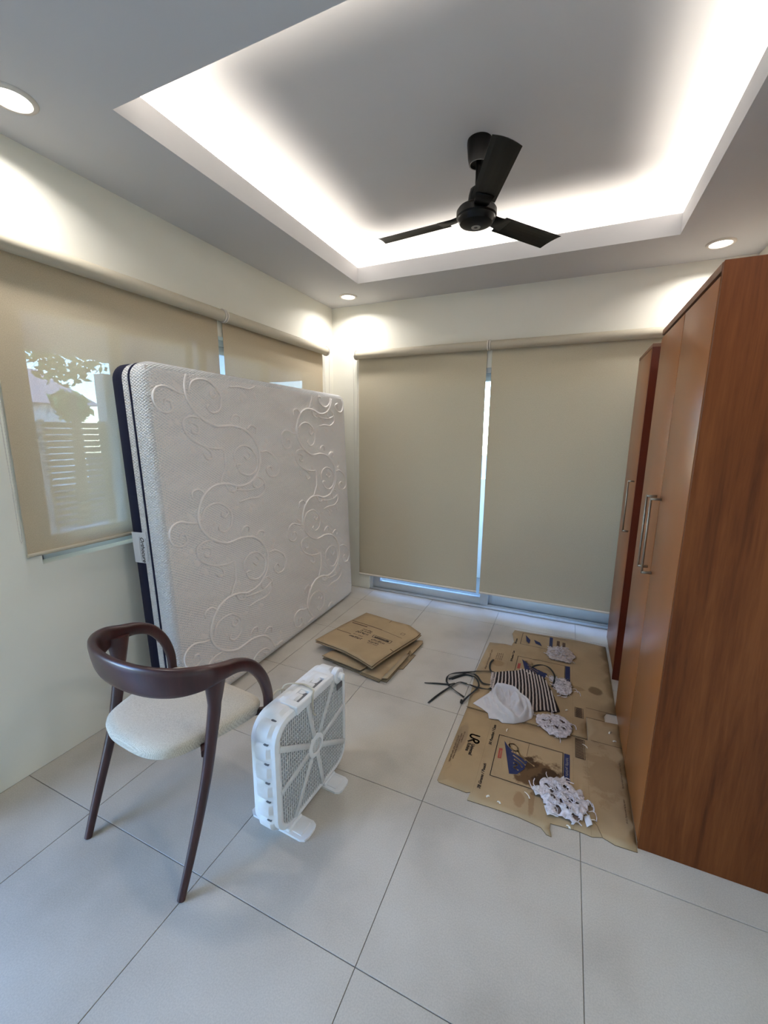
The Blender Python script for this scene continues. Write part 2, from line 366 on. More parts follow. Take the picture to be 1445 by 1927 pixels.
def soft(o, ang=35):
    m = o.data; bm = bmesh.new(); bm.from_mesh(m)
    for e in bm.edges:
        if len(e.link_faces) == 2 and e.calc_face_angle(0) > R_(ang): e.smooth = False
    bm.to_mesh(m); bm.free(); return o
def fixn(o):
    bm = bmesh.new(); bm.from_mesh(o.data); bmesh.ops.recalc_face_normals(bm, faces=bm.faces[:]); bm.to_mesh(o.data); bm.free(); return o
def cr(pts, n=8, closed=False):
    """catmull-rom through points of any dimension"""
    P = [V(p) for p in pts]; out = []; m = len(P)
    for i in range(m if closed else m-1):
        a = P[(i-1) % m] if (closed or i > 0) else P[0]*2-P[1]; b = P[i]; c = P[(i+1) % m]; d = P[(i+2) % m] if (closed or i < m-2) else P[-1]*2-P[-2]
        for q in range(n):
            t = q/n; out.append(.5*((2*b)+(c-a)*t+(2*a-5*b+4*c-d)*t*t+(-a+3*b-3*c+d)*t**3))
    if not closed: out.append(P[-1])
    return out
def rrect(w_, h_, r, k=5):
    o = []
    for cx, cy_, a0 in ((w_/2-r, h_/2-r, 0), (-w_/2+r, h_/2-r, 90), (-w_/2+r, -h_/2+r, 180), (w_/2-r, -h_/2+r, 270)):
        for q in range(k+1): a = R_(a0+90*q/k); o.append((cx+r*cos(a), cy_+r*sin(a)))
    return o
def text(parent, s, org, dirv, up, size, mat='ink', name='lettering', off=(0, 0, 0), shear=0, bold=0, space=1, th=.0003, wscale=1.0):
    cu = bpy.data.curves.new('t', 'FONT'); cu.body = s; cu.size = size; cu.shear = shear; cu.offset = bold; cu.space_character = space; cu.extrude = th; cu.resolution_u = 3
    t = bpy.data.objects.new('t', cu); COL.objects.link(t)
    dg = bpy.context.evaluated_depsgraph_get(); me = bpy.data.meshes.new_from_object(t.evaluated_get(dg))
    bpy.data.objects.remove(t); bpy.data.curves.remove(cu)
    d = V(dirv).normalized(); u = (V(up)-d*V(up).dot(d)).normalized(); n = d.cross(u); O = V(org)-V(off)
    for v in me.vertices: v.co = O+d*v.co.x*wscale+u*v.co.y+n*v.co.z
    me.materials.clear(); me.materials.append(M[mat])
    o = bpy.data.objects.new(name, me); COL.objects.link(o); o.parent = parent; return o

# ------------------------------------------------------------------ setting: floor
b = MB(); b.box(-.16, XR+.12, YF-.15, .14, -.12, -.004)
floor = b.build('floor', 'grout'); floor['kind'] = 'structure'
GX = [0]+[.4379-.6+.6*k for k in range(1, 6)]+[XR]; GY = [0, -.2736]+[-.2736-.6*k for k in range(1, 8)]+[YF]
GX = sorted(set(round(x, 4) for x in GX if 0 <= x <= XR)); GY = sorted((round(y, 4) for y in GY if YF <= y <= 0), reverse=True)
cache = {}
for i in range(len(GX)-1):
    for j in range(len(GY)-1):
        x0, x1, y1, y0 = GX[i], GX[i+1], GY[j], GY[j+1]; g = .0012
        key = (round(x1-x0, 3), round(y1-y0, 3))
        if key[0] < .01 or key[1] < .01: continue
        if key not in cache:
            t_ = MB(); t_.rbox(g, x1-x0-g, g, y1-y0-g, -.0045, 0, .0008, 1, smooth=False); o = t_.build('tile', 'tile', floor); cache[key] = o.data
        else:
            o = bpy.data.objects.new('tile', cache[key]); COL.objects.link(o); o.parent = floor
        o.location = (x0, y0, 0)
# ------------------------------------------------------------------ walls
def struct(name, b, mat):
    o = b.build(name, mat); o['kind'] = 'structure'; return o
RY0, RY1, RZ = -4.40, -3.22, 2.13                     # door opening in the left wall, behind the camera
WY0, WY1, WZ0, WZ1 = -2.50, -.22, .93, 2.10        # left window opening
b = MB(); TW = .15
b.box(-TW, 0, RY1, WY0, 0, 2.97); b.box(-TW, 0, YF, RY0, 0, 2.97); b.box(-TW, 0, RY0, RY1, RZ, 2.97); b.box(-TW, 0, WY1, .15, 0, 2.97); b.box(-TW, 0, WY0, WY1, 0, WZ0); b.box(-TW, 0, WY0, WY1, WZ1, 2.97)
struct('wall_left', b, 'wall')
DX0, DX1, DZ1 = .385, 2.62, 2.03
b = MB(); b.box(0, DX0, 0, .15, 0, 2.97); b.box(DX1, XR, 0, .15, 0, 2.97); b.box(DX0, DX1, 0, .15, DZ1, 2.97)
struct('wall_back', b, 'wall')
b = MB(); b.box(XR, XR+.12, YF, .15, 0, 2.97); struct('wall_right', b, 'wall')
b = MB(); b.box(-TW, XR+.12, YF-.15, YF, 0, 2.97); struct('wall_front', b, 'wall')
b = MB()
x0, x1, y0, y1 = -TW, XR+.12, YF-.15, .15
def ring(b, ax0, ax1, ay0, ay1, bx0, bx1, by0, by1, z0, z1):
    b.box(ax0, bx0, ay0, ay1, z0, z1); b.box(bx1, ax1, ay0, ay1, z0, z1); b.box(bx0, bx1, ay0, by0, z0, z1); b.box(bx0, bx1, by1, ay1, z0, z1)
ring(b, 0, XR, YF, 0, TX0, TX1, TY1, TY0, H, ZG)
ring(b, TX0-.018, TX1+.018, TY1-.018, TY0+.018, TX0, TX1, TY1, TY0, ZG, ZL)
ring(b, 0, XR, YF, 0, TX0-.22, TX1+.22, TY1-.22, TY0+.22, ZG, ZU)
b.box(0, XR, YF, 0, ZU, 2.97)
ceil = struct('ceiling', b, 'ceiling')
b = MB(); b.box(-2.95, XR+1, YF-.3, 1.4, 3.0, 3.15); b.box(-2.95, -2.85, -3.6, 2.6, 2.30, 3.0); b.box(-2.85, -.15, -3.6, 2.6, 2.37, 2.41)
struct('trim_1', b, 'render_wall')                    # the house's own eave and soffit outside
# LED strip bodies lying in the cove
for n_, (xa, xb, ya, yb) in enumerate(((TX0-.1, TX1+.1, TY0+.115, TY0+.145), (TX0-.1, TX1+.1, TY1-.145, TY1-.115), (TX0-.145, TX0-.115, TY1, TY0), (TX1+.115, TX1+.145, TY1, TY0))):
    b = MB(); b.box(xa, xb, ya, yb, ZG+.0005, ZG+.010); struct('trim_%d' % (n_+2), b, 'plastic_white')

# ------------------------------------------------------------------ window_1 (behind the left blinds)
win = bpy.data.objects.new('window_1', None); COL.objects.link(win); win.location = (-.08, (WY0+WY1)/2, WZ0); win['kind'] = 'structure'
wl = win.location.copy()
b = MB()
for ya, yb, za, zb in ((WY0, WY0+.04, WZ0, WZ1), (WY1-.04, WY1, WZ0, WZ1), (WY0, WY1, WZ1-.04, WZ1), (WY0, WY1, WZ0, WZ0+.03)): b.box(-.149, -.075, ya, yb, za, zb)
b.build('window_frame', 'alu', win, wl)
sashes = [(-2.46, -1.99), (-2.01, -1.50), (-1.47, -.86), (-.84, -.26)]
for k, (ya, yb) in enumerate(sashes):
    xo = -.095 if k % 2 == 0 else -.122; b = MB(); s_ = .05
    for c in ((ya, ya+s_, WZ0+.035, WZ1-.04), (yb-s_, yb, WZ0+.035, WZ1-.04), (ya, yb, WZ1-.04-s_, WZ1-.04), (ya, yb, WZ0+.035, WZ0+.035+s_+.015)): b.rbox(xo-.012, xo+.012, c[0], c[1], c[2], c[3], .002, 1)
    f = b.build('sash', 'alu', win, wl)
    g = MB(); g.box(xo-.003, xo+.003, ya+s_-.003, yb-s_+.003, WZ0+.035+s_, WZ1-.04-s_+.003); g.build('pane', 'glass', f, wl)
b = MB(); b.rbox(-.14, -.001, WY0+.001, WY1-.001, WZ0-.012, WZ0+.001, .002, 1); b.build('sill', 'wall', win, wl)
# ------------------------------------------------------------------ door_1: sliding glass door behind the back blinds
dr = bpy.data.objects.new('door_1', None); COL.objects.link(dr); dr.location = ((DX0+DX1)/2, .08, 0); dr['kind'] = 'structure'; dl = dr.location.copy()
b = MB(); b.box(DX0, DX0+.03, .01, .13, .012, DZ1); b.box(DX1-.03, DX1, .01, .13, .012, DZ1); b.box(DX0, DX1, .01, .13, DZ1-.04, DZ1)
b.build('door_frame', 'alu', dr, dl)
b = MB(); b.rbox(DX0, DX1, .0, .14, -.002, .012, .002, 1); b.rbox(DX0+.03, DX1-.03, .04, .046, .012, .022, .001, 1); b.rbox(DX0+.03, DX1-.03, .085, .091, .012, .022, .001, 1)
b.build('threshold', 'alu', dr, dl)
for k, (xa, xb, yo) in enumerate(((DX0+.03, 1.53, .045), (1.49, DX1-.03, .088))):
    b = MB(); st = .07
    for c in ((xa, xa+st, .022, DZ1-.04), (xb-st, xb, .022, DZ1-.04), (xa+st, xb-st, .022, .085+.02*k), (xa+st, xb-st, DZ1-.10, DZ1-.04)): b.rbox(c[0], c[1], yo-.016, yo+.016, c[2], c[3], .002, 1)
    f = b.build('door_leaf', 'alu', dr, dl)
    g = MB(); g.box(xa+st-.004, xb-st+.004, yo-.003, yo+.003, .08+.02*k, DZ1-.097); g.build('pane', 'glass', f, dl)
# open doorway in the left wall behind the camera, through which daylight falls
d2 = bpy.data.objects.new('door_2', None); COL.objects.link(d2); d2.location = (-.07, (RY0+RY1)/2, 0); d2['kind'] = 'structure'
b = MB(); b.box(-.14, .01, RY0, RY0+.04, .0, RZ); b.box(-.14, .01, RY1-.04, RY1, .0, RZ); b.box(-.14, .01, RY0, RY1, RZ-.04, RZ)
b.build('door_frame', 'alu', d2, d2.location)

# ------------------------------------------------------------------ roller blinds
def blind(axis, a0, a1, wall_off, zr, zb, fab, label, chain_at, bead_z, drop=.014, rr=.034, name_grp=None, barmat='roller_fabric', barr=.009, taper=0):
    """axis 'y': hangs along the left wall (x = offset) ; 'x': along the back wall (y = -offset)"""
    def P(a, o, z): return V((o, a, z)) if axis == 'y' else V((a, -o, z))
    base = P((a0+a1)/2, wall_off, zr); t = thing('roller_blind', label, 'blind', base, 0, name_grp)
    mid = rr+.012
    b = MB(); pts = [P(a0+.012, mid, zr), P(a1-.012, mid, zr)]
    b.tube(pts, rr, 24, upf=(0, 0, 1)); soft(b.build('roller', 'roller_fabric', t, base))
    b = MB(); ww = drop
    q = [P(a0+.018, ww, zr), P(a1-.018, ww, zr), P(a1-.018-taper, ww, zb), P(a0+.018, ww, zb)]
    n = 12; vs = []; fs = []
    for i in range(n+1):
        for j in range(2):
            p = q[0].lerp(q[3], i/n) if j == 0 else q[1].lerp(q[2], i/n)
            vs.append(p)
    for i in range(n): fs.append((2*i, 2*i+1, 2*i+3, 2*i+2))
    b.add(vs, fs, 0); b.build('fabric', fab, t, base)
    b = MB(); b.tube([P(a0+.016, ww+.001, zb-.003), P(a1-.016-taper, ww+.001, zb-.003)], barr, 12, upf=(0, 0, 1)); soft(b.build('bottom_bar', barmat, t, base))
    for a in (a0, a1):
        b = MB(); s_ = 1 if a == a0 else -1
        b.tube([P(a, mid, zr), P(a+s_*.010, mid, zr)], rr+.006, 24, upf=(0, 0, 1))
        u = P(0, 0, 0)
        if axis == 'y': b.box(0, mid, min(a, a+s_*.004), max(a, a+s_*.004), zr-.02, zr+.02)
        else: b.box(min(a, a+s_*.004), max(a, a+s_*.004), -mid, 0, zr-.02, zr+.02)
        soft(b.build('bracket', 'plastic_white', t, base))
    if chain_at is not None:
        b = MB(); c = chain_at
        def run(da, o0, o1, z0, z1, k):
            return [P(c+da*(1-.85*q_/k), o0+(o1-o0)*q_/k, z0+(z1-z0)*q_/k) for q_ in range(k+1)]
        pts = run(.006, mid-.03, mid-.012, zr-.02, bead_z, 14)+[P(c, mid-.004, bead_z-.008)]+run(-.006, mid+.03, mid+.006, zr-.02, bead_z, 14)[::-1]
        b.tube(pts, .0012, 5, upf=(.3, .3, .9))
        step = .012
        for k in range(len(pts)-1):
            L_ = (pts[k+1]-pts[k]).length; m_ = max(1, int(L_/step))
            for z in range(m_):
                p = pts[k].lerp(pts[k+1], z/m_); b.lathe([(0, -.0022), (.0019, -.001), (.0019, .001), (0, .0022)], 5, mtx=Matrix.Translation(p))
        b.build('bead_chain', 'plastic_white', t, base)
    return t
blind('y', -2.575, -1.392, 0, 2.215, .986, 'sunscreen', 'sheer beige roller blind on the left wall nearest the camera, window showing through', -2.585, 1.06, name_grp=None)
blind('y', -1.386, -.185, 0, 2.215, .986, 'sunscreen', 'beige roller blind on the left wall in the corner, mostly behind the white mattress', -.178, 1.2)
blind('x', .262, 1.437, 0, 2.19, .150, 'blockout', 'long beige roller blind left of the bright gap on the back wall', .262, .62, barmat='plastic_white', taper=-.012)
blind('x', 1.442, 2.66, 0, 2.19, .150, 'blockout', 'long beige roller blind right of the bright gap, running behind the wardrobes', None, 0, drop=.017, barmat='plastic_white')

# ------------------------------------------------------------------ downlights
def downlight(x, y, label, power):
    t = thing('recessed_downlight', label, 'ceiling light', (x, y, H), 0, 'recessed ceiling downlights')
    b = MB(); b.lathe([(.055, -.004), (.057, -.008), (.070, -.006), (.074, -.001), (.074, .0)], 40); b.lathe([(.055, -.004), (.052, .012)], 40)
    soft(b.build('trim_ring', 'plastic_white', t), 50)
    b = MB(); b.lathe([(.0001, -.003), (.054, -.003), (.054, .0)], 40); b.build('diffuser', 'lamp', t)
    l = area('downlight_lamp', (x, y, H-.010), .10, .10, power, (1, .975, .95), (0, 0, -1), shape='DISK', spread=150)
    return t
downlight(.302, -.245, 'round white downlight in the far left ceiling corner above the blinds', 4)
downlight(2.785, -.262, 'round white downlight above the wardrobes at the right', 4)
downlight(.245, -2.505, 'large-looking round downlight cut by the left edge of the photo', 4)
downlight(2.785, -2.505, 'round white downlight at the wardrobe side of the room, nearest the camera', 4.5)

# ------------------------------------------------------------------ wardrobes
WX, WYN, WYF, WZT = 2.432, -1.934, -1.068, 1.998
t = thing('wardrobe', 'tall two-door wardrobe in orange-brown wood nearest the camera, long bar handles', 'wardrobe', ((WX+XR)/2, (WYN+WYF)/2, 0)); o_ = t.location.copy()
b = MB(); b.rbox(WX+.001, XR-.004, WYN, WYN+.018, 0, WZT, .001, 1, smooth=False); b.build('side_panel', 'veneer', t, o_)
b = MB(); b.rbox(WX+.024, XR-.004, WYF-.018, WYF, 0, WZT-.03, .001, 1, smooth=False); b.build('side_panel', 'veneer', t, o_)
b = MB(); b.rbox(WX, XR-.004, WYN+.0185, WYF, WZT-.024, WZT, .001, 1, smooth=False); b.build('top_panel', 'top_board', t, o_)
b = MB(); b.box(XR-.012, XR-.004, WYN+.019, WYF-.019, .03, WZT-.03); b.box(WX+.03, XR-.012, WYN+.019, WYF-.019, .05, .068); b.box(WX+.04, WX+.056, WYN+.019, WYF-.019, 0, .05); b.build('carcass', 'mahogany', t, o_)
YS = -1.508
for ya, yb, hy, lab in ((WYN+.0195, YS-.003, YS-.026, 'near'), (YS+.003, WYF-.001, YS+.070, 'far')):
    b = MB(); b.rbox(WX, WX+.02, ya, yb, .012, WZT-.036, .0015, 2); d = soft(b.build('door', 'door_face', t, o_), 30)
    b = MB(); z0, z1 = .942, 1.262; xh = WX-.036
    b.rbox(xh-.004, xh+.004, hy-.004, hy+.004, z0, z1, .001, 1); b.rbox(xh, WX+.001, hy-.005, hy+.005, z0, z0+.010, .001, 1); b.rbox(xh, WX+.001, hy-.005, hy+.005, z1-.010, z1, .001, 1)
    b.build('handle', 'steel', d, o_)
X2, Y2N, Y2F, Z2 = 2.441, -.747, -.262, 1.998
t = thing('wardrobe', 'narrower wardrobe by the back wall behind the big wardrobe, dark red side', 'wardrobe', ((X2+XR)/2, (Y2N+Y2F)/2, 0)); o_ = t.location.copy()
b = MB(); b.rbox(X2+.001, XR-.004, Y2N, Y2N+.018, 0, Z2-.018, .001, 1, smooth=False); b.build('side_panel', 'mahogany', t, o_)
b = MB(); b.rbox(X2+.024, XR-.004, Y2F-.018, Y2F, 0, Z2-.018, .001, 1, smooth=False); b.build('side_panel', 'mahogany', t, o_)
b = MB(); b.rbox(X2, XR-.004, Y2N, Y2F, Z2-.018, Z2, .001, 1, smooth=False); b.build('top_panel', 'top_board', t, o_)
b = MB(); b.box(XR-.012, XR-.004, Y2N+.019, Y2F-.019, .03, Z2-.02); b.box(X2+.03, XR-.012, Y2N+.019, Y2F-.019, .05, .068); b.box(X2+.04, X2+.056, Y2N+.019, Y2F-.019, 0, .05); b.build('carcass', 'mahogany', t, o_)
b = MB(); b.rbox(X2, X2+.018, Y2N+.019, Y2F-.002, .058, Z2-.022, .0015, 2); d = soft(b.build('door', 'door_face', t, o_), 30)
b = MB(); xh = X2-.030; hy = Y2N+.06; z0, z1 = .94, 1.25
b.rbox(xh-.004, xh+.004, hy-.004, hy+.004, z0, z1, .001, 1); b.rbox(xh, X2+.001, hy-.005, hy+.005, z0, z0+.01, .001, 1); b.rbox(xh, X2+.001, hy-.005, hy+.005, z1-.01, z1, .001, 1)
b.build('handle', 'steel', d, o_)

# ------------------------------------------------------------------ mattress
MBs = V((.300, -.193, .0)); MYAW, MLEAN, ML, MH, MT = .023, .040, 1.95, 1.822, .205
t = thing('mattress', 'white king-size mattress standing on its edge against the left blinds', 'mattress', (MBs.x, MBs.y, 0)); t.rotation_euler = (0, 0, 0)
md = V((sin(MYAW), -cos(MYAW), 0)); mn0 = V((cos(MYAW), sin(MYAW), 0)); mu = V((0, 0, 1))*cos(MLEAN)-mn0*sin(MLEAN); mn = (mu.cross(md)).normalized()
if mn.x < 0: mn = -mn
lift = V((0, 0, MT*sin(MLEAN)))*0
def MP(u, v, w_=0): return md*u+mu*v+mn*w_+V((0, 0, .0085))      # local to the mattress base
RC = .075
def mring(inset, w_, k=7):
    o = []
    for cx, cy_, a0 in ((ML-RC, MH-RC, 0), (RC, MH-RC, 90), (RC, RC, 180), (ML-RC, RC, 270)):
        for q in range(k+1):
            a = R_(a0+90*q/k); o.append((cx+(RC-inset)*cos(a), cy_+(RC-inset)*sin(a), w_))
    return o
def mlayer(name, w0, w1, mat, bulge=.004, round_front=False, cap_front=False, cap_back=False, inset=0, bottom_flat=True):
    b = MB(); rings = []
    if round_front:
        prof = [(w0, 0), (w0+.01, -bulge), ((w0+w1)/2, -bulge-.001), (w1-.028, -bulge), (w1-.012, .003), (w1-.003, .012), (w1, .028)]
    else: prof = [(w0, .002), (w0+(w1-w0)*.2, -bulge), (w0+(w1-w0)*.8, -bulge), (w1, .002)]
    for w_, ins in prof: rings.append([MP(*p) for p in mring(ins+inset, w_)])
    k = len(rings[0]); vs = [p for r in rings for p in r]; fs = []
    for i in range(len(rings)-1):
        for q in range(k): q2 = (q+1) % k; fs.append((i*k+q, i*k+q2, (i+1)*k+q2, (i+1)*k+q))
    if cap_back: fs.append(tuple(range(k-1, -1, -1)))
    if cap_front: fs.append(tuple((len(rings)-1)*k+q for q in range(k)))
    b.add(vs, fs, 0, True)
    def uvf(p):
        q = p-V((0, 0, .0085)); u = q.dot(md); v = q.dot(mu); w__ = q.dot(mn)
        return (u-w__, v) if not (v > MH-.03 and u < ML-.03) else (u, v-w__)
    o = b.build(name, mat, t, uvf=uvf); soft(o, 50); return o
mlayer('quilted_top', -.083, 0, 'quilt_side', .004, True, True)
b = MB(); NU, NV = 420, 400; u0, v0, du_, dv_ = .020, .020, (ML-.040)/420, (MH-.040)/400; kq = pi/.0145
for i in range(NU+1):
    u = u0+du_*i; eu = min(u-u0, ML-.020-u)
    for j in range(NV+1):
        v = v0+dv_*j; e = min(eu, v-v0, MH-.020-v)
        cu = max(0, RC-u, RC-(ML-u)); cv = max(0, RC-v, RC-(MH-v))
        if cu > 0 and cv > 0: e = min(e, RC-.020-sqrt(cu*cu+cv*cv))
        d = abs(sin(kq*(.62*u+v))*sin(kq*(-.62*u+v)))
        b.v.append(tuple(MP(u, v, -.0035+min(1, max(0, e)/.012)*.0040+min(1, max(0, e)/.02)*.0062*(d**.6-.6))))
for i in range(NU):
    o2 = i*(NV+1)
    for j in range(NV): b.f.append((o2+j, o2+NV+1+j, o2+NV+2+j, o2+j+1))
b.m = [0]*len(b.f); b.sm = [True]*len(b.f)
fixn(b.build('quilted_face', 'quilt_plain', t))
mlayer('piping', -.0945, -.0835, 'navy_line', .0045)
mlayer('side_band', -.140, -.095, 'quilt_side', .002)
mlayer('navy_border', -MT, -.1405, 'navy', .004, cap_back=True)
# sewn label on the near side
def side_pt(w_, v, out): return MP(ML+out, v, w_)
b = MB(); n = 4
vs = [side_pt(w_, v, o2) for v in (.855, 1.012) for w_ in (-MT-.001, -.105) for o2 in (.0035, .006)]
b.add(vs, [(0, 2, 3, 1), (4, 5, 7, 6), (0, 1, 5, 4), (2, 6, 7, 3), (1, 3, 7, 5), (0, 4, 6, 2)]); lab = fixn(b.build('brand_label', 'label', t)); lab['label'] = 'white sewn label'
text(lab, 'Orthocure', side_pt(-.148, .990, .0065), -mu, mn, .036, 'ink', shear=.25, bold=.0004, wscale=.82)
b = MB(); b.sweep([side_pt(-.153, .99-.13*q/12, .0065)+mn*(-.004*sin(pi*q/12)) for q in range(13)], lambda i, q: [(-.0008, 0), (0, .0005), (.0008, 0), (0, -.0005)], upf=md); b.sweep([side_pt(-.112, .985-.12*q/12, .0065)+mn*(.004*sin(pi*q/12)) for q in range(13)], lambda i, q: [(-.0008, 0), (0, .0005), (.0008, 0), (0, -.0005)], upf=md); b.build('lettering', 'ink', lab)
# embossed scroll work, raised ribs on the quilted face
SC = dict(
 vine=[(1.385,1.165),(1.475,1.205),(1.582,1.209),(1.663,1.170),(1.708,1.109),(1.725,1.045),(1.702,0.977),(1.636,0.909),(1.547,0.869),(1.491,0.866),(1.401,0.870),(1.292,0.841),(1.214,0.769),(1.186,0.677),(1.219,0.589),(1.297,0.530),(1.399,0.516),(1.475,0.537),(1.55,.544)],
 spA=[(1.701,1.025),(1.682,1.080),(1.628,1.106),(1.557,1.102),(1.494,1.058),(1.477,1.008),(1.501,0.954),(1.552,0.937),(1.587,0.962),(1.571,0.982)],
 spA2=[(1.528,1.069),(1.508,1.040),(1.534,1.019),(1.559,1.036),(1.545,1.05)],
 scB=[(1.726,1.021),(1.777,1.031),(1.840,1.050),(1.890,1.036),(1.911,0.995),(1.897,0.947),(1.852,0.924),(1.812,0.939),(1.815,0.978),(1.844,0.984),(1.853,0.961)],
 scC=[(1.636,0.907),(1.699,0.912),(1.749,0.895),(1.755,0.852),(1.720,0.803),(1.643,0.762),(1.557,0.744),(1.500,0.744)],
 scC2=[(1.72,.88),(1.697,0.881),(1.662,0.862),(1.666,0.828),(1.703,0.831),(1.70,.85)],
 scC3=[(1.643,0.762),(1.594,0.729),(1.585,0.694),(1.619,0.689),(1.642,0.718)],
 spD=[(1.412,0.661),(1.413,0.718),(1.352,0.753),(1.271,0.739),(1.217,0.673),(1.232,0.605),(1.300,0.573),(1.373,0.597),(1.399,0.643),(1.358,0.644)],
 spD2=[(1.306,0.728),(1.277,0.691),(1.305,0.669),(1.335,0.696)],
 scE=[(1.176,0.711),(1.111,0.712),(1.028,0.664),(0.998,0.604),(1.032,0.549),(1.102,0.549),(1.135,0.593),(1.094,0.613),(1.068,0.582)],
 scF=[(1.410,1.088),(1.324,1.097),(1.234,1.095),(1.168,1.132),(1.175,1.191),(1.218,1.222),(1.265,1.206),(1.266,1.167),(1.226,1.154)],
 scG=[(1.449,0.502),(1.337,0.484),(1.232,0.488),(1.154,0.518)],
 scH=[(1.42,.90),(1.39,.93),(1.345,.925),(1.345,.89)], scI=[(1.29,.85),(1.25,.875),(1.205,.86),(1.21,.825)],
 scJ=[(1.51,.55),(1.48,.50),(1.435,.49),(1.42,.53)], scK=[(1.66,1.17),(1.70,1.20),(1.745,1.19),(1.745,1.155)],
 stem=[(1.491,0.742),(1.494,0.64),(1.524,0.584),(1.548,0.545)])
LF = [((1.792,1.085),(1.735,1.040)),((1.846,0.892),(1.805,0.868)),((1.781,0.835),(1.735,0.793)),((1.718,0.767),(1.687,0.722)),((1.471,0.624),(1.455,0.573)),((1.326,1.075),(1.26,1.043)),((1.191,1.085),(1.179,1.036)),((1.206,0.548),(1.146,0.503)),((1.163,0.744),(1.105,0.76)),((1.463,1.065),(1.411,1.062)),((1.313,1.056),(1.30,1.005)),((1.13,.80),(1.09,.77)),((1.55,.79),(1.52,.75)),((1.80,.90),(1.77,.87)),((1.36,.50),(1.33,.45)),((1.62,1.01),(1.60,.99))]
b = MB(); mid = V((0, 0, 0))
def okp(u, v): return .035 < u < ML-.035 and .035 < v < MH-.035
def rib(pts, wd, hgt):
    run = []
    for p in pts+[None]:
        if p is not None and okp(p.x, p.y): run.append(p); continue
        if len(run) > 3:
            n_ = len(run)
            b.sweep([MP(q.x, q.y, 0) for q in run], lambda i, tt: [(-wd, -.001), (-wd*.55, hgt*.7*min(1, 8*tt+.3, 8*(1-tt)+.3)), (0, hgt*min(1, 8*tt+.3, 8*(1-tt)+.3)), (wd*.55, hgt*.7*min(1, 8*tt+.3, 8*(1-tt)+.3)), (wd, -.001)], upf=mn)
        run = []
for (du, dv) in [(0, 1.334), (0, .667), (0, 0), (0, -.667), (-.96, 1.8), (-.96, 1.134), (-.96, .467), (-.96, -.2), (-.96, -.867)]:
    for k, P_ in SC.items():
        rib(cr([V((p[0]+du, p[1]+dv, 0)) for p in P_], 6), .0085 if k == 'vine' else .0068, 0.0105 if k == 'vine' else .0085)
    for a, c in LF:
        a = V((a[0]+du, a[1]+dv, 0)); c = V((c[0]+du, c[1]+dv, 0))
        if not (okp(a.x, a.y) and okp(c.x, c.y)): continue
        d = c-a; L_ = d.length; pr = V((-d.y, d.x, 0)).normalized(); vs = []; m_ = 7
        for i in range(m_):
            q = i/(m_-1); wd = .016*sin(pi*q)**.8+.0006; p = a+d*q+pr*.008*sin(pi*q)
            for s_, hh in ((-1, -.001), (0, .0055*sin(pi*q)+.0005), (1, -.001)): e = p+pr*wd*s_; vs.append(MP(e.x, e.y, hh))
        b.add(vs, [(i*3+j, i*3+j+1, i*3+j+4, i*3+j+3) for i in range(m_-1) for j in range(2)], 0, True)
e = b.build('embossed_scrolls', 'emboss', t, kind='stuff'); fixn(e)

# ------------------------------------------------------------------ chair
t = thing('armchair', 'dark-stained wooden armchair with curved back rail and beige linen seat', 'chair', (.778, -2.50, 0), R_(-4)); 
def oval(a, c, k=12, p=2.4):
    o = []
    for q in range(k):
        th = 2*pi*q/k; x, y = cos(th), sin(th); o.append((a*math.copysign(abs(x)**(2/p), x), c*math.copysign(abs(y)**(2/p), y)))
    return o
# rail: front tip of one arm, round the back, to the other tip. (x, y, z, half thickness, half height)
half = [(.290, .178, .440, .015, .017), (.292, .176, .515, .016, .018), (.292, .150, .598, .017, .020), (.291, .100, .668, .018, .022), (.290, .040, .702, .019, .024), (.288, -.025, .714, .020, .030), (.276, -.090, .720, .019, .043), (.222, -.155, .722, .017, .053), (.124, -.196, .722, .016, .059), (0, -.209, .722, .016, .061)]
pts5 = [tuple(p) for p in half]+[(-p[0],)+p[1:] for p in half[-2::-1]]
P3 = cr([p[:3] for p in pts5], 7); P2 = cr([(p[3], p[4], 0) for p in pts5], 7)
b = MB(); nP = len(P3)
def railup(i):
    q = P3[i]; s_ = max(0, min(1, (-q.y-.0)/.2)); base = V((0, 0, 1))
    fr = 1 if q.z > .6 else 0
    out = V((q.x, q.y+.02, 0)).normalized()
    u = base+out*(.16*s_)
    if q.z < .66 and q.y > .03: u = V((0, .55, .45+max(0, (q.z-.55))*4)) 
    return u
b.sweep(P3, lambda i, tt: oval(P2[i].x, P2[i].y, 14, 3.2), upf=railup); soft(b.build('back_rail', 'chair_wood', t), 60)
for s_ in (1, -1):
    # rear leg rises and merges in the rail
    L_ = cr([(.276, -.236, 0), (.268, -.165, .16), (.262, -.098, .34), (.264, -.062, .50), (.270, -.048, .60), (.276, -.042, .71)] if s_ > 0 else [(-.222, -.262, 0), (-.232, -.200, .16), (-.242, -.130, .34), (-.252, -.082, .50), (-.262, -.060, .60), (-.272, -.048, .71)], 6); n_ = len(L_)
    b = MB(); b.sweep(L_, lambda i, tt: oval(.0125+.0075*min(1, tt*1.4)+.006*max(0, tt-.8)*5, .0125+.010*min(1, tt*1.4)+.020*max(0, tt-.8)*5, 12, 2.3), upf=(0, 1, .001)); soft(b.build('leg', 'chair_wood', t), 60)
    L_ = cr([(s_*.262, .235, 0), (s_*.272, .215, .16), (s_*.280, .192, .32), (s_*.287, .176, .45)], 6)
    b = MB(); b.sweep(L_, lambda i, tt: oval(.0125+.005*tt, .0125+.007*tt, 12, 2.3), upf=(0, 1, .001)); soft(b.build('leg', 'chair_wood', t), 60)
b = MB()
for s_ in (1, -1): b.sweep([(s_*.248, -.088, .425), (s_*.190, -.05, .432), (s_*.200, .10, .434), (s_*.272, .172, .432)], lambda i, tt: rrect(.018, .026, .004, 2), upf=(0, 0, 1))
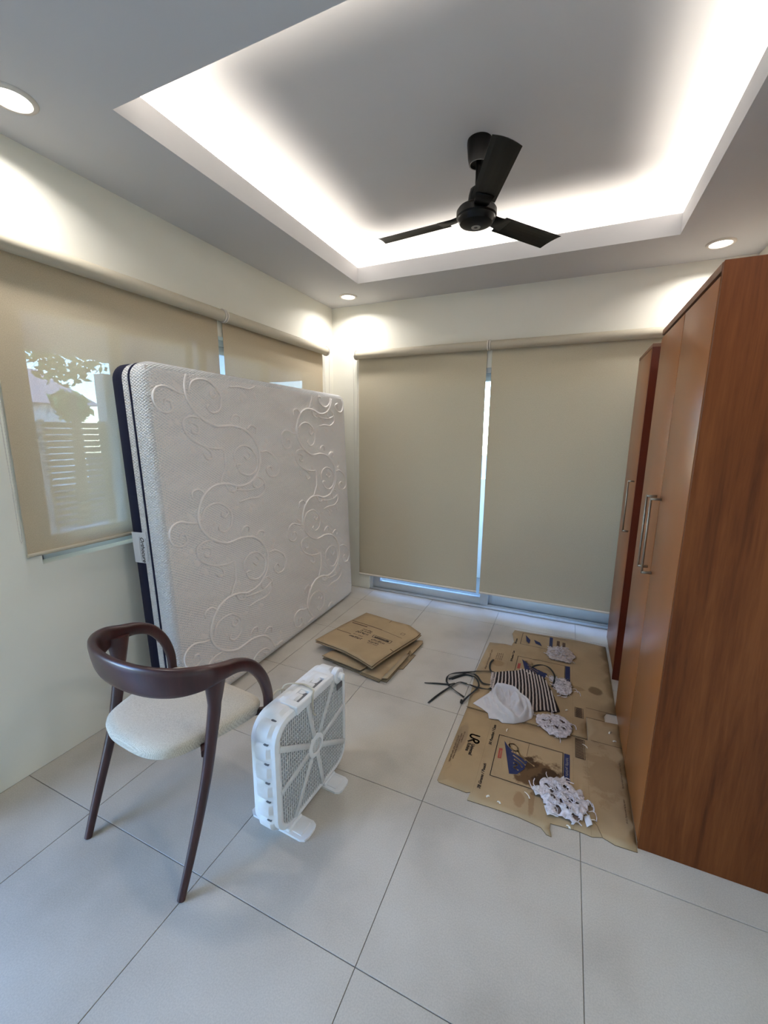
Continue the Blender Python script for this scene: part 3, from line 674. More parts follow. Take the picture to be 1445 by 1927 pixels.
b.sweep([(-.195, -.06, .434), (.195, -.06, .434)], lambda i, tt: rrect(.018, .024, .004, 2), upf=(0, 0, 1)); b.sweep([(-.205, .11, .434), (.205, .11, .434)], lambda i, tt: rrect(.018, .024, .004, 2), upf=(0, 0, 1))
soft(b.build('seat_frame', 'chair_wood', t), 40)
# seat cushion: rounded trapezoid, domed top and rolled underside
so = cr([(0, -.212, 0), (.11, -.203, 0), (.185, -.160, 0), (.226, -.06, 0), (.256, .06, 0), (.264, .145, 0), (.225, .192, 0), (.10, .206, 0), (0, .208, 0), (-.10, .206, 0), (-.225, .192, 0), (-.264, .145, 0), (-.256, .06, 0), (-.226, -.06, 0), (-.185, -.160, 0), (-.11, -.203, 0)], 5, True)
c0 = V((0, .0, 0)); prof = [(.62, .410), (.80, .411), (.92, .416), (.985, .428), (1.0, .447), (.985, .459), (.94, .468), (.84, .474), (.62, .478), (.35, .480), (.12, .480)]
vs = []; k = len(so)
for s_, z in prof:
    for p in so: q = c0+(p-c0)*s_; vs.append((q.x, q.y, z+.012*(abs(q.x)/.26)**2*(1 if z > .44 else .4)*s_-.006*(q.y/.25)))
fs = [(i*k+q, i*k+(q+1) % k, (i+1)*k+(q+1) % k, (i+1)*k+q) for i in range(len(prof)-1) for q in range(k)]
fs += [tuple(range(k-1, -1, -1)), tuple((len(prof)-1)*k+q for q in range(k))]
b = MB(); b.add(vs, fs, 0, True); b.build('seat', 'linen', t)

# ------------------------------------------------------------------ box fan
FW_, FH_, FD_, FZ = .468, .474, .119, .018
t = thing('box_fan', 'white plastic box fan with square grille standing on the tiles beside the chair', 'fan', (1.218, -2.477, 0), 1.521)
CXf, CZf, RCf = FW_/2, FZ+FH_/2, .085
def fring(inset, k=8, seglen=None):
    o = []; w_, h_ = FW_-2*inset, FH_-2*inset; r = max(.01, RCf-inset)
    for cx, cz, a0 in ((w_/2-r, h_/2-r, 0), (-w_/2+r, h_/2-r, 90), (-w_/2+r, -h_/2+r, 180), (w_/2-r, -h_/2+r, 270)):
        for q in range(k+1): a = R_(a0+90*q/k); o.append((CXf+cx+r*cos(a), CZf+cz+r*sin(a)))
    return o
# casing with stepped pillow-like ribs
base = fring(0, 10); path = [V((p[0], 0, p[1])) for p in base]; path.append(path[0]); cum = [0]
for i in range(1, len(path)): cum.append(cum[-1]+(path[i]-path[i-1]).length)
TOT = cum[-1]; NS = 22; dense = []
for k in range(NS*8):
    s_ = TOT*k/(NS*8); i = max(j for j in range(len(cum)) if cum[j] <= s_+1e-9); i = min(i, len(path)-2)
    p = path[i].lerp(path[i+1], (s_-cum[i])/max(1e-9, cum[i+1]-cum[i])); tn = (path[i+1]-path[i]).normalized(); nr = V((tn.z, 0, -tn.x)); ph = (k % 8)/8
    dense.append((p, nr, ph))
rows = [(0.0, .010), (.004, .002), (.012, .0), (.022, 0), (.034, 1), (.060, 1), (.086, 1), (.098, 0), (.107, 0), (.115, .002), (FD_, .010)]
vs = []; fs = []; kk = len(dense)
for y, f in rows:
    for p, nr, ph in dense:
        pil = .0095*sin(pi*min(1, ph*1.02))**.45 if f == 1 else 0
        off = pil+(.003 if f == 1 else 0)-(f if f < 1 else 0)
        q = p+nr*off; vs.append((q.x, y, q.z))
fs = [(i*kk+q, i*kk+(q+1) % kk, (i+1)*kk+(q+1) % kk, (i+1)*kk+q) for i in range(len(rows)-1) for q in range(kk)]
b = MB(); b.add(vs, fs, 0, True)
# rims: front and rear frames, inner lining
def band(b, i0, y0, i1, y1):
    A, B_ = fring(i0, 10), fring(i1, 10); n_ = len(A)
    b.add([V((p[0], y0, p[1])) for p in A]+[V((p[0], y1, p[1])) for p in B_], [(q, (q+1) % n_, n_+(q+1) % n_, n_+q) for q in range(n_)], 0, True)
for i0, y0, i1, y1 in ((.010, 0, .016, -.002), (.016, -.002, .024, .0), (.024, 0, .026, .008), (.026, .008, .026, .11), (.010, FD_, .024, FD_+.001), (.024, FD_+.001, .026, .11)): band(b, i0, y0, i1, y1)
soft(fixn(b.build('casing', 'fan_white', t)), 40)
b = MB()                                               # slots between the ribs, their shade painted as dark pieces
for k in range(NS):
    p, nr, ph = dense[(k*8) % kk]
    if p.z > FZ+FH_-.003 and .12 < p.x < .38: continue
    tn = V((nr.z, 0, -nr.x)); c = p+nr*.0052
    m_ = Matrix(((tn.x, 0, nr.x, c.x), (0, 1, 0, 0), (tn.z, 0, nr.z, c.z), (0, 0, 0, 1)))
    b.prism([(-.0035, .030), (.0015, .028), (.0025, .044), (-.002, .050), (-.005, .044)], -.006, .0016, mtx=m_)
soft(fixn(b.build('slot_shade', 'fan_blade', t, kind='stuff')))
# front & rear grille
def grille(y, name, sgn):
    b = MB(); ins = .024; r_ = RCf-ins
    x0, x1, z0, z1 = ins, FW_-ins, FZ+ins, FZ+FH_-ins
    def clipz(x):
        d = max(0, (x0+r_)-x, x-(x1-r_)); e = r_-sqrt(max(0, r_*r_-min(d, r_)**2)); return z0+e, z1-e
    def clipx(z):
        d = max(0, (z0+r_)-z, z-(z1-r_)); e = r_-sqrt(max(0, r_*r_-min(d, r_)**2)); return x0+e, x1-e
    x = x0+.004
    while x < x1:
        a, c = clipz(x); b.box(x-.0019, x+.0019, y-.002, y+.004, a, c); x += .0118
    z = z0+.006
    while z < z1:
        a, c = clipx(z); b.box(a, c, y-.0010, y+.003, z-.0013, z+.0013); z += .0175
    return b.build(name, 'fan_grille', t, kind='stuff')
grille(.004, 'front_grille', 1); grille(FD_-.005, 'rear_grille', -1)
for k in range(8):
    a = R_(12+45*k); dx, dz = cos(a), sin(a); ex = min((FW_/2-.022)/max(1e-6, abs(dx)), (FH_/2-.022)/max(1e-6, abs(dz)))
    if ex > FW_/2+.035: ex = FW_/2+.035
    b = MB(); m_ = Matrix(((dx, 0, -dz, CXf), (0, 1, 0, 0), (dz, 0, dx, CZf), (0, 0, 0, 1)))
    b.rbox(.04, ex, -.0035, .004, -.0115, .0115, .0015, 1, mtx=m_); b.build('spoke', 'fan_grille', t)
mt = Matrix.Translation((CXf, 0, CZf)) @ Matrix.Rotation(R_(90), 4, 'X')
b = MB(); b.lathe([(.030, .004), (.031, .0075), (.036, .008), (.048, .004), (.050, .0), (.030, 0), (.030, .004)], 36, mtx=mt); soft(b.build('hub_ring', 'fan_white', t))
b = MB(); b.lathe([(.0002, .003), (.029, .003), (.030, 0)], 36, mtx=mt)
b.box(CXf-.0015, CXf+.0015, -.0055, -.003, CZf-.027, CZf+.027)
for q in range(-2, 3): b.box(CXf-.02, CXf+.02, -.0045, -.003, CZf+q*.009-.0014, CZf+q*.009+.0014)
b.build('hub_badge', 'fan_grille', t)
mt2 = Matrix.Translation((CXf, .075, CZf)) @ Matrix.Rotation(R_(90), 4, 'X')
b = MB(); b.lathe([(.0002, .035), (.04, .034), (.045, .028), (.045, -.02), (.035, -.03), (.0002, -.03)], 24, mtx=mt2); b.build('motor', 'fan_dark', t)
for k in range(5):
    b = MB(); vs = []; n_ = 8
    for i in range(n_+1):
        r = .04+.155*i/n_; a0 = R_(72*k+14*i/n_); wdt = .55+.25*i/n_
        for j in range(5):
            a = a0+wdt*(j/4-.5)*(1.25-.3*i/n_); yy = .06+(j/4-.5)*.05; vs.append((CXf+r*cos(a), yy, CZf+r*sin(a)))
    b.add(vs, [(i*5+j, i*5+j+1, i*5+j+6, i*5+j+5) for i in range(n_) for j in range(4)], 0, True); b.build('blade', 'fan_blade', t)
for x in (.092, .328):                                  # feet
    b = MB(); b.prism([(x-.043+p[0]*0, 0) for p in ()] or [(x-.044, .012), (x-.044, -.055), (x-.036, -.072), (x-.02, -.078), (x+.02, -.078), (x+.036, -.072), (x+.044, -.055), (x+.044, .012), (x+.044, FD_-.012), (x+.044, FD_+.055), (x+.03, FD_+.075), (x-.03, FD_+.075), (x-.044, FD_+.055), (x-.044, FD_-.012)], .0005, .010)
    b.rbox(x-.040, x+.040, -.004, FD_+.004, .008, .022, .003, 1)
    b.rbox(x-.030, x+.030, -.052, -.002, .008, .0125, .002, 1)
    o = b.build('foot', 'fan_white', t); bv = o.modifiers.new('b', 'BEVEL'); bv.width = .0025; bv.segments = 2; bv.limit_method = 'ANGLE'
# top handle: forward lip with three bridges; grey fills stand for the pockets' shade
ZT = FZ+FH_
b = MB(); b.rbox(.115, .345, -.010, .010, ZT-.022, ZT+.013, .006, 3)
for xa, xb in ((.115, .145), (.215, .245), (.315, .345)): b.rbox(xa, xb, .0, .060, ZT-.004, ZT+.013, .005, 2)
b.rbox(.115, .345, .050, .072, ZT-.004, ZT+.0125, .005, 2)
soft(b.build('handle', 'fan_white', t), 40)
b = MB(); b.box(.147, .213, .011, .049, ZT-.002, ZT+.0035); b.box(.247, .313, .011, .049, ZT-.002, ZT+.0035); b.build('pocket_shade', 'fan_blade', t)  # grey blocks painted as the shade inside the handle holes
mt3 = Matrix.Translation((.405, -.002, ZT-.020)) @ Matrix.Rotation(R_(90), 4, 'X')
b = MB(); b.lathe([(.0002, .006), (.030, .006), (.034, .003), (.034, -.02)], 28, mtx=mt3); kb = soft(b.build('control_bezel', 'fan_white', t))
b = MB(); b.lathe([(.0002, .026), (.013, .025), (.0155, .022), (.017, .006)], 20, mtx=mt3); b.rbox(.403, .407, -.032, -.012, ZT-.036, ZT-.004, .001, 1); b.build('speed_knob', 'fan_white', kb)
b = MB(); b.box(.39, .43, -.0045, -.002, ZT-.085, ZT-.058); b.build('rating_label', 'fan_blade', t)
b = MB(); pc = cr([(.20, .125, .30), (.18, .130, .42), (.20, .125, ZT+.012), (.235, .06, ZT+.019), (.225, .0, ZT+.019), (.205, -.0135, ZT+.012), (.2, -.0165, ZT-.03), (.207, -.0135, ZT-.07), (.22, -.0135, ZT-.085)], 8); b.tube(pc, .0034, 8)
pc = cr([(.20, .125, .30), (.15, .138, .40), (.12, .140, .46), (.17, .132, .50), (.24, .125, .44), (.24, .13, .33), (.2, .125, .27)], 8); b.tube(pc, .0034, 8)
b.build('power_cord', 'cord', t)

# ------------------------------------------------------------------ ceiling fan
FX, FY = 1.580, -1.310
t = thing('ceiling_fan', 'black three-blade ceiling fan hanging on a short rod from the tray ceiling', 'ceiling fan', (FX, FY, ZU))
b = MB(); b.lathe([(.056, 0), (.057, -.012), (.050, -.075), (.044, -.098), (.040, -.098), (.036, -.088), (.013, -.082)], 32); soft(b.build('canopy', 'black_paint', t), 40)
b = MB(); b.lathe([(.0385, -.0985), (.0405, -.1), (.043, -.0985)], 32); b.build('canopy_rim', 'fan_ring', t)
b = MB(); b.lathe([(.0125, -.05), (.0125, -.25)], 16); b.build('down_rod', 'black_paint', t)
b = MB(); b.lathe([(.014, -.185), (.034, -.20), (.040, -.225), (.044, -.262), (.030, -.268)], 28); soft(b.build('lower_cup', 'black_paint', t), 40)
b = MB(); b.lathe([(.03, -.262), (.060, -.268), (.086, -.280), (.094, -.292), (.094, -.316), (.088, -.322), (.086, -.330), (.076, -.346), (.050, -.358), (.024, -.361), (.0002, -.361)], 40); soft(b.build('motor_housing', 'black_paint', t), 30)
b = MB(); b.lathe([(.009, -.3615), (.010, -.3635), (.021, -.3625), (.022, -.3605)], 28); b.build('hub_cap_ring', 'fan_ring', t)
zb = -.315
for a in (173.4, 53.4, -66.6):
    a = R_(a); r = V((cos(a), sin(a), 0)); tt = V((-sin(a), cos(a), 0)); pit = R_(11)
    ch = tt*cos(pit)+V((0, 0, -1))*sin(pit); up_ = r.cross(ch).normalized(); up_ = up_ if up_.z > 0 else -up_
    b = MB(); n_ = 12; vs = []
    for i in range(n_+1):
        q = i/n_; rr_ = .145+.378*q; wd = (.106+.010*q); sk = 0
        for j in range(7):
            s_ = j/6-.5; e = rr_-(.012*(s_+.5)**2 if i == n_ else 0)+(.010*(.5-s_) if i == n_ else 0); cam_ = .006*(1-4*s_*s_)
            p = r*e+ch*(s_*wd)+up_*cam_+V((0, 0, zb)); vs.append(p)
    m_ = len(vs); vs2 = [p-up_*.0016 for p in vs]
    fs = [(i*7+j, i*7+j+1, i*7+j+8, i*7+j+7) for i in range(n_) for j in range(6)]
    fs += [tuple(q+m_ for q in reversed(f)) for f in fs]
    bd = [i*7 for i in range(n_+1)]+[n_*7+j for j in range(1, 7)]+[i*7+6 for i in range(n_-1, -1, -1)]+[j for j in range(5, 0, -1)]
    fs += [(bd[i], bd[(i+1) % len(bd)], bd[(i+1) % len(bd)]+m_, bd[i]+m_) for i in range(len(bd))]
    b.add(vs+vs2, fs, 0, False)
    bl = fixn(b.build('blade', 'black_paint', t))
    b = MB(); b.sweep([r*.075+V((0, 0, zb+.012)), r*.115+V((0, 0, zb+.004)), r*.185+V((0, 0, zb+.002))], lambda i, q: rrect(.055+.03*q, .005, .002, 1), upf=up_); b.build('blade_bracket', 'black_paint', bl)

# ------------------------------------------------------------------ cardboard on the floor
NEAR = [(1.674,-1.402),(2.285,-1.400),(2.285,-1.214),(2.372,-1.214),(2.441,-1.206),(2.436,-1.434),(2.433,-1.683),(2.430,-1.955),(2.357,-1.958),(2.315,-1.944),(2.281,-1.958),(2.225,-1.954),(2.131,-1.964),(2.130,-1.990),(2.138,-2.021),(2.120,-2.020),(2.098,-1.997),(2.012,-1.987),(1.910,-1.989),(1.808,-1.994),(1.812,-1.950),(1.797,-1.959),(1.674,-1.956),(1.664,-1.946)]
FAR = [(1.660,-.600),(1.767,-.577),(1.813,-.581),(1.822,-.512),(1.795,-.385),(1.805,-.321),(2.007,-.310),(2.200,-.296),(2.331,-.302),(2.436,-.316),(2.436,-.749),(2.434,-1.127),(2.385,-1.132),(2.371,-1.165),(2.372,-1.211),(2.282,-1.211),(2.282,-1.397),(1.674,-1.399),(1.650,-1.10),(1.644,-1.015)]
t = thing('flattened_carton', 'large flattened brown carton on the floor nearest the camera, stained, with blue print', 'cardboard', (2.05, -1.68, 0)); o_ = t.location.copy()
def wn(x, y): return .0006+.0016*max(0, noise.noise(V((x*6, y*6, 0))))+.004*exp(-((y+1.40)/.02)**2)*exp(-((x-2.2)/.2)**2)*0
b = MB(); b.sheet(NEAR, wn, .0026, .045, mi=0, mi_edge=1); cn = b.build('panel', ['card_near', 'kraft_edge'], t, o_)
ZP = .0053
X_ = V((1, 0, 0)); Y_ = V((0, 1, 0))
def txt(s, x, y, d, u, size, mat='ink', **k): return text(t, s, (x, y, ZP), d, u, size, mat, off=o_, **k)
def strokes(segs, wd, mat, name='printed_line', z=ZP):
    b = MB()
    for p in segs:
        for a, c in zip(p[:-1], p[1:]):
            a = V((a[0], a[1], z)); c = V((c[0], c[1], z)); d = (c-a).normalized(); n_ = V((-d.y, d.x, 0))*wd/2; e = d*wd*.3
            b.add([a-e-n_, c+e-n_, c+e+n_, a-e+n_], [(0, 1, 2, 3)])
    return b.build(name, mat, t, o_)
def patch(poly, mat, name='printed_patch', z=ZP-.0001):
    b = MB(); b.prism([(p[0], p[1]) for p in (poly if sum(poly[i][0]*poly[(i+1) % len(poly)][1]-poly[(i+1) % len(poly)][0]*poly[i][1] for i in range(len(poly))) > 0 else poly[::-1])], z-.0001, z); return b.build(name, mat, t, o_)
txt('78 Grams / Pouch', 1.8465, -1.919, Y_, -X_, .0185, bold=.0004, shear=.15, wscale=1.12)
txt('50 Pouches / Case', 1.8465, -1.638, Y_, -X_, .0185, bold=.0004, shear=.15, wscale=1.12)
strokes([[(p.x, p.y) for p in cr([(a, c, 0) for a, c in [(1.7835, -1.6024), (1.7608, -1.6028), (1.745, -1.6033), (1.7392, -1.6151), (1.7458, -1.6256), (1.7625, -1.63), (1.7786, -1.6324), (1.7863, -1.6397), (1.7834, -1.6512), (1.7736, -1.6551), (1.7656, -1.6492), (1.7586, -1.6392), (1.7374, -1.6591)]], 5)]], .0085, 'ink', 'emblem')
txt('Universal', 1.757, -1.668, -Y_, X_, .024, bold=.0004, wscale=.85); txt('Robina', 1.738, -1.668, -Y_, X_, .024, bold=.0004, wscale=.85)
def scribble(L, h, seed, words=5):
    """worn, unreadable print: short strokes in word groups; local (along, up) segments"""
    rd = random.Random(seed); out = []; x = 0; wl = L/words
    for k in range(words):
        e = x+wl*.82
        while x < e:
            out.append(((x, h*rd.uniform(0, .1)), (x+h*rd.uniform(-.05, .12), h*rd.uniform(.8, 1))))
            if rd.random() < .7: yy = h*rd.choice((.05, .5, .95)); out.append(((x, yy), (x+h*.45, yy)))
            x += h*rd.uniform(.5, .75)
        x = max(x, (k+1)*wl)
    return out
def worn(x, y, d, u, L, h, seed, mat='ink_soft', words=5, z=None, flip=None):
    b = MB(); d = V(d).normalized(); u = V(u).normalized(); O = V((x, y, ZP if z is None else z)); t_ = h*.26
    for a, c in scribble(L, h, seed, words):
        A = O+d*a[0]+u*a[1]; C_ = O+d*c[0]+u*c[1]; q = (C_-A).normalized(); n_ = V((0, 0, 1)).cross(q)*t_/2
        b.add([A-n_, C_-n_, C_+n_, A+n_], [(0, 1, 2, 3)])
    return b.build('lettering', mat, t, o_)
FR1 = [(1.873,-1.547),(2.171,-1.546),(2.171,-1.826),(1.873,-1.826),(1.873,-1.547)]
strokes([FR1], .0035, 'ink')
for q, L__ in ((0, .085), (1, .19), (2, .19)): worn(1.704-.011*q, -1.600-.02*q, -Y_, X_, L__, .007, q, words=3+2*q)
patch([(2.176,-1.547),(2.201,-1.547),(2.201,-1.826),(2.176,-1.826)], 'ink_blue')
worn(2.194, -1.815, Y_, -X_, .255, .011, 21, 'worn_white', 4)
patch([(1.902,-1.580),(1.925,-1.612),(1.948,-1.633),(1.976,-1.656),(2.019,-1.673),(2.010,-1.726),(1.983,-1.771),(1.950,-1.782)], 'ink_blue')
patch([(1.886,-1.640),(1.902,-1.638),(1.904,-1.706),(1.888,-1.708)], 'ink_red')
worn(1.900, -1.701, Y_, -X_, .055, .008, 22, 'crease', 1)
SCR = [[(1.926,-1.595),(1.945,-1.585),(1.965,-1.598),(1.972,-1.622),(1.955,-1.628),(1.935,-1.612),(1.926,-1.595)], [(1.945,-1.64),(1.985,-1.655),(2.01,-1.672)], [(1.955,-1.662),(1.99,-1.682),(2.012,-1.70)], [(1.962,-1.685),(1.985,-1.70),(2.0,-1.72)], [(1.962,-1.71),(1.978,-1.715),(1.966,-1.735),(1.985,-1.745)], [(1.972,-1.622),(1.99,-1.65),(2.02,-1.672),(2.05,-1.69)]]
strokes([cr2 for cr2 in [[(p.x, p.y) for p in cr([(a, c, 0) for a, c in s_], 5)] for s_ in SCR]], .0065, 'kraft_light', z=ZP+.0003)
def barcode(x0, x1, y0, y1):
    strokes([[(x0, y0), (x1, y0), (x1, y1), (x0, y1), (x0, y0)]], .002, 'ink')
    n_ = 14; strokes([[(x0+.004, y0+(y1-y0)*(i+.5)/n_), (x1-.006, y0+(y1-y0)*(i+.5)/n_)] for i in range(n_)], abs(y1-y0)/n_*.55, 'ink_soft', 'barcode')
barcode(2.226, 2.268, -1.550, -1.413)
strokes([[(2.298, -1.397), (2.433, -1.396)]], .003, 'kraft_edge')
worn(2.416, -1.659, Y_, -X_, .16, .006, 23); worn(2.412, -1.841, Y_, -X_, .125, .006, 24)
for sg in ([(1.82, -1.42), (1.82, -1.95)], [(2.215, -1.42), (2.216, -1.955)], [(2.275, -1.42), (2.277, -1.955)]): strokes([sg], .0012, 'crease', 'crease', z=ZP-.0004)
strokes([[(2.315,-1.944),(2.30,-1.90),(2.285,-1.885)]], .002, 'kraft_edge', 'tear', z=ZP-.0002)
strokes([[(1.873+.145, -1.547), (1.873+.14, -1.64)]], .0018, 'ink_soft')
tN = t
t = thing('flattened_carton', 'flattened brown carton lying nearest the sliding door, under the striped apron', 'cardboard', (2.05, -.85, 0)); o_ = t.location.copy()
def wf(x, y): return .0006+.0016*max(0, noise.noise(V((x*5, y*5, 3))))
b = MB(); b.sheet(FAR, wf, .0026, .05, mi=0, mi_edge=1); b.build('panel', ['card_far', 'kraft_edge'], t, o_)
strokes([[(1.873,-.715),(2.171,-.712),(2.171,-1.0),(1.873,-1.0),(1.873,-.715)]], .0035, 'ink')
patch([(2.174,-.713),(2.201,-.711),(2.201,-1.0),(2.174,-1.0)], 'ink_blue')
patch([(1.902,-.745),(1.953,-.800),(2.069,-.864),(2.053,-.923),(1.990,-.940),(1.950,-.948)], 'ink_blue')
patch([(1.884,-.808),(1.901,-.806),(1.900,-.873),(1.883,-.875)], 'ink_red')
strokes([[(p.x, p.y) for p in cr([(a, c-.0+.835, 0) for a, c in s_], 5)] for s_ in SCR], .0065, 'kraft_light', z=ZP+.0003)
strokes([[(2.072,-.33),(1.870,-.345),(1.868,-.530),(2.171,-.530)], [(1.870,-.345),(2.171,-.325)]], .003, 'ink')
patch([(2.061,-.335),(2.083,-.335),(2.085,-.51),(2.063,-.51)], 'ink_blue'); patch([(1.893,-.375),(1.931,-.440),(1.928,-.500),(1.906,-.470)], 'ink_blue'); patch([(1.955,-.425),(1.998,-.450),(2.015,-.500),(1.971,-.480)], 'ink_blue')
patch([(2.112,-.37),(2.132,-.37),(2.132,-.46),(2.112,-.46)], 'ink_soft'); patch([(2.15,-.38),(2.17,-.38),(2.17,-.47),(2.15,-.47)], 'ink_soft')
txt('78 Grams', 1.842, -.541, Y_, -X_, .019, bold=.0004, wscale=1.1); txt('50 Pouches / Case', 1.844, -.804, Y_, -X_, .0185, bold=.0004, wscale=1.1); txt('78 Grams / Pouch', 1.844, -1.09, Y_, -X_, .0185, bold=.0004, wscale=1.12)
worn(1.700, -.973, Y_, -X_, .28, .009, 25)
for q in range(4): worn(1.742+.012*q, -.82, Y_, -X_, .10, .007, 30+q, words=3)
barcode(2.226, 2.268, -1.235, -1.148)
strokes([[(1.668,-1.396),(2.28,-1.396)], [(2.284,-1.128),(2.432,-1.129)]], .0035, 'kraft_edge', 'slit')
for sg in ([(1.69,-1.175),(1.99,-1.175)], [(2.215,-.33),(2.216,-1.39)], [(2.22,-.60),(2.43,-.60)], [(1.82,-.60),(1.82,-1.39)]): strokes([sg], .0014, 'crease', 'crease', z=ZP-.0004)
tF = t

# ------------------------------------------------------------------ stack of flattened boxes near the mattress
def boxthing(name, label, poly, zf, layers, th=.004, mat='card', gap=.0012, shift=(0, 0)):
    global t, o_
    cx = sum(p[0] for p in poly)/len(poly); cy_ = sum(p[1] for p in poly)/len(poly)
    t = thing(name, label, 'cardboard', (cx, cy_, 0), 0, 'flattened boxes stacked by the mattress'); o_ = t.location.copy()
    for k in range(layers):
        b = MB(); pp = [(p[0]+shift[0]*(layers-1-k), p[1]+shift[1]*(layers-1-k)) for p in poly]
        b.sheet(pp, lambda x, y: zf(x, y)+(th+gap)*k, th, .05, mi=0, mi_edge=1); b.build('panel', [mat, 'kraft_edge'], t, o_)
    return t
BOTB = [(.750,-1.320),(.890,-1.03),(1.181,-.995),(1.224,-.998),(1.208,-1.196),(1.181,-1.206),(1.168,-1.376),(1.133,-1.372),(.978,-1.359)]
boxthing('flattened_box', 'bottom brown box of the small stack, only its edge showing', BOTB, lambda x, y: .0006, 1, .004, 'card2')
MIDB = [(.680,-1.310),(.700,-1.222),(.770,-1.024),(1.213,-.816),(1.226,-.849),(1.206,-1.027),(1.178,-.985),(1.180,-1.275),(1.150,-1.240),(1.138,-1.392),(.990,-1.368),(1.004,-1.315)]
boxthing('flattened_box', 'middle brown box of the small stack, flap folded at its left end', MIDB, lambda x, y: .0052+.010*max(0, noise.noise(V((x*2.5, y*2.5, 1)))+.1), 3, .0042, 'card', .002, (-.004, -.003))
b = MB(); b.sheet([(.672,-1.322),(.70,-1.235),(.80,-1.16),(1.03,-1.26),(.985,-1.372)], lambda x, y: .0290+.004*(1-(x-.67)), .004, .05, mi_edge=1); b.build('flap', ['card', 'kraft_edge'], t, o_)
b = MB(); b.sheet([(1.14,-1.385),(1.176,-1.375),(1.20,-1.06),(1.17,-1.05)], lambda x, y: .027, .004, .05, mi_edge=1); b.build('flap', ['card2', 'kraft_edge'], t, o_)
TOPB = [(.544,-1.207),(.601,-.942),(.680,-.667),(.934,-.725),(1.078,-.734),(1.195,-.809),(1.184,-.883),(1.113,-1.137),(1.062,-1.367),(.932,-1.311),(.807,-1.263)]
ztop = lambda x, y: .052+.014*sin((x-.54)*4.2)*(.4+(y+1.37)) + .008*exp(-((x-1.05)**2+(y+1.3)**2)/.03)
boxthing('flattened_box', 'top brown box of the small stack, printed with writing and slightly buckled', TOPB, ztop, 2, .004, 'card', .007, (.006, -.006))
ZZ = lambda x, y: ztop(x, y)+.0154
def onbox(obj):                                        # let the print follow the buckled panel
    for v in obj.data.vertices:
        wx, wy = v.co.x+o_.x, v.co.y+o_.y; v.co.z = ZZ(wx, wy)+.0004+(v.co.z % .0003)*0
    return obj
dA = V((1.052-.898, -1.017+.988, 0)).normalized(); uA = V((-dA.y, dA.x, 0))
def tb(s, x, y, size, mat='ink', flip=1, **k): return onbox(text(t, s, (x, y, 0), dA*flip, uA*flip, size, mat, off=o_, th=0, **k))
def quad(p, mat, wd=None):
    b = MB()
    for a, c in zip(p, p[1:]+p[:1]):
        a = V((a[0], a[1], 0)); c = V((c[0], c[1], 0)); d = (c-a).normalized(); n_ = V((-d.y, d.x, 0))*wd/2
        m_ = 6
        for i in range(m_):
            A, B_ = a.lerp(c, i/m_), a.lerp(c, (i+1)/m_); b.add([A-n_, B_-n_, B_+n_, A+n_], [(0, 1, 2, 3)])
    return onbox(b.build('printed_line', mat, t, o_))
quad([(.900,-.988),(1.055,-1.017),(1.050,-1.050),(.900,-1.018)], 'ink', .004)
def wb(x, y, L, h, seed, mat='ink', flip=1, words=3): return onbox(worn(x, y, dA*flip, uA*flip, L, h, seed, mat, words, z=0))
for q in range(3): quad([(.915+.0, -1.002-.006*q), (1.035, -1.025-.006*q), (1.035, -1.0252-.006*q), (.915, -1.0022-.006*q)], 'ink', .0062)
wb(.915, -1.010, .115, .014, 1, 'crease', 1, 1); wb(.912, -1.062, .10, .020, 2, 'ink', 1, 3); wb(.900, -1.088, .105, .016, 3, 'ink', 1, 1); wb(.905, -1.108, .09, .010, 4, 'ink_soft', 1, 2)
wb(.860, -.994, .10, .020, 5, 'ink', -1, 3); wb(.868, -.968, .11, .014, 6, 'ink', -1, 1); wb(.870, -.945, .10, .016, 7, 'ink_soft', -1, 2)
wb(.738, -1.068, .125, .020, 8, 'ink', 1, 1); wb(.752, -1.030, .09, .010, 9, 'ink_soft', 1, 2)
quad([(.608,-1.009),(.738,-1.035),(.738,-1.037),(.608,-1.011)], 'ink_soft', .004); quad([(.645,-.836),(.921,-.894),(.921,-.896),(.645,-.838)], 'ink_soft', .005); quad([(.66,-.865),(.80,-.894),(.80,-.897),(.66,-.868)], 'ink_soft', .007)
quad([(.915,-.895),(1.10,-.945),(1.10,-.946),(.915,-.896)], 'ink_soft', .0025); quad([(1.072,-.87),(1.10,-.875),(1.095,-.90),(1.068,-.895)], 'ink_soft', .003)
quad([(.93,-.725),(.925,-.765),(.926,-.765),(.931,-.725)], 'kraft_edge', .003); quad([(1.113,-1.137),(1.085,-1.12),(1.085,-1.121),(1.113,-1.138)], 'kraft_edge', .005)

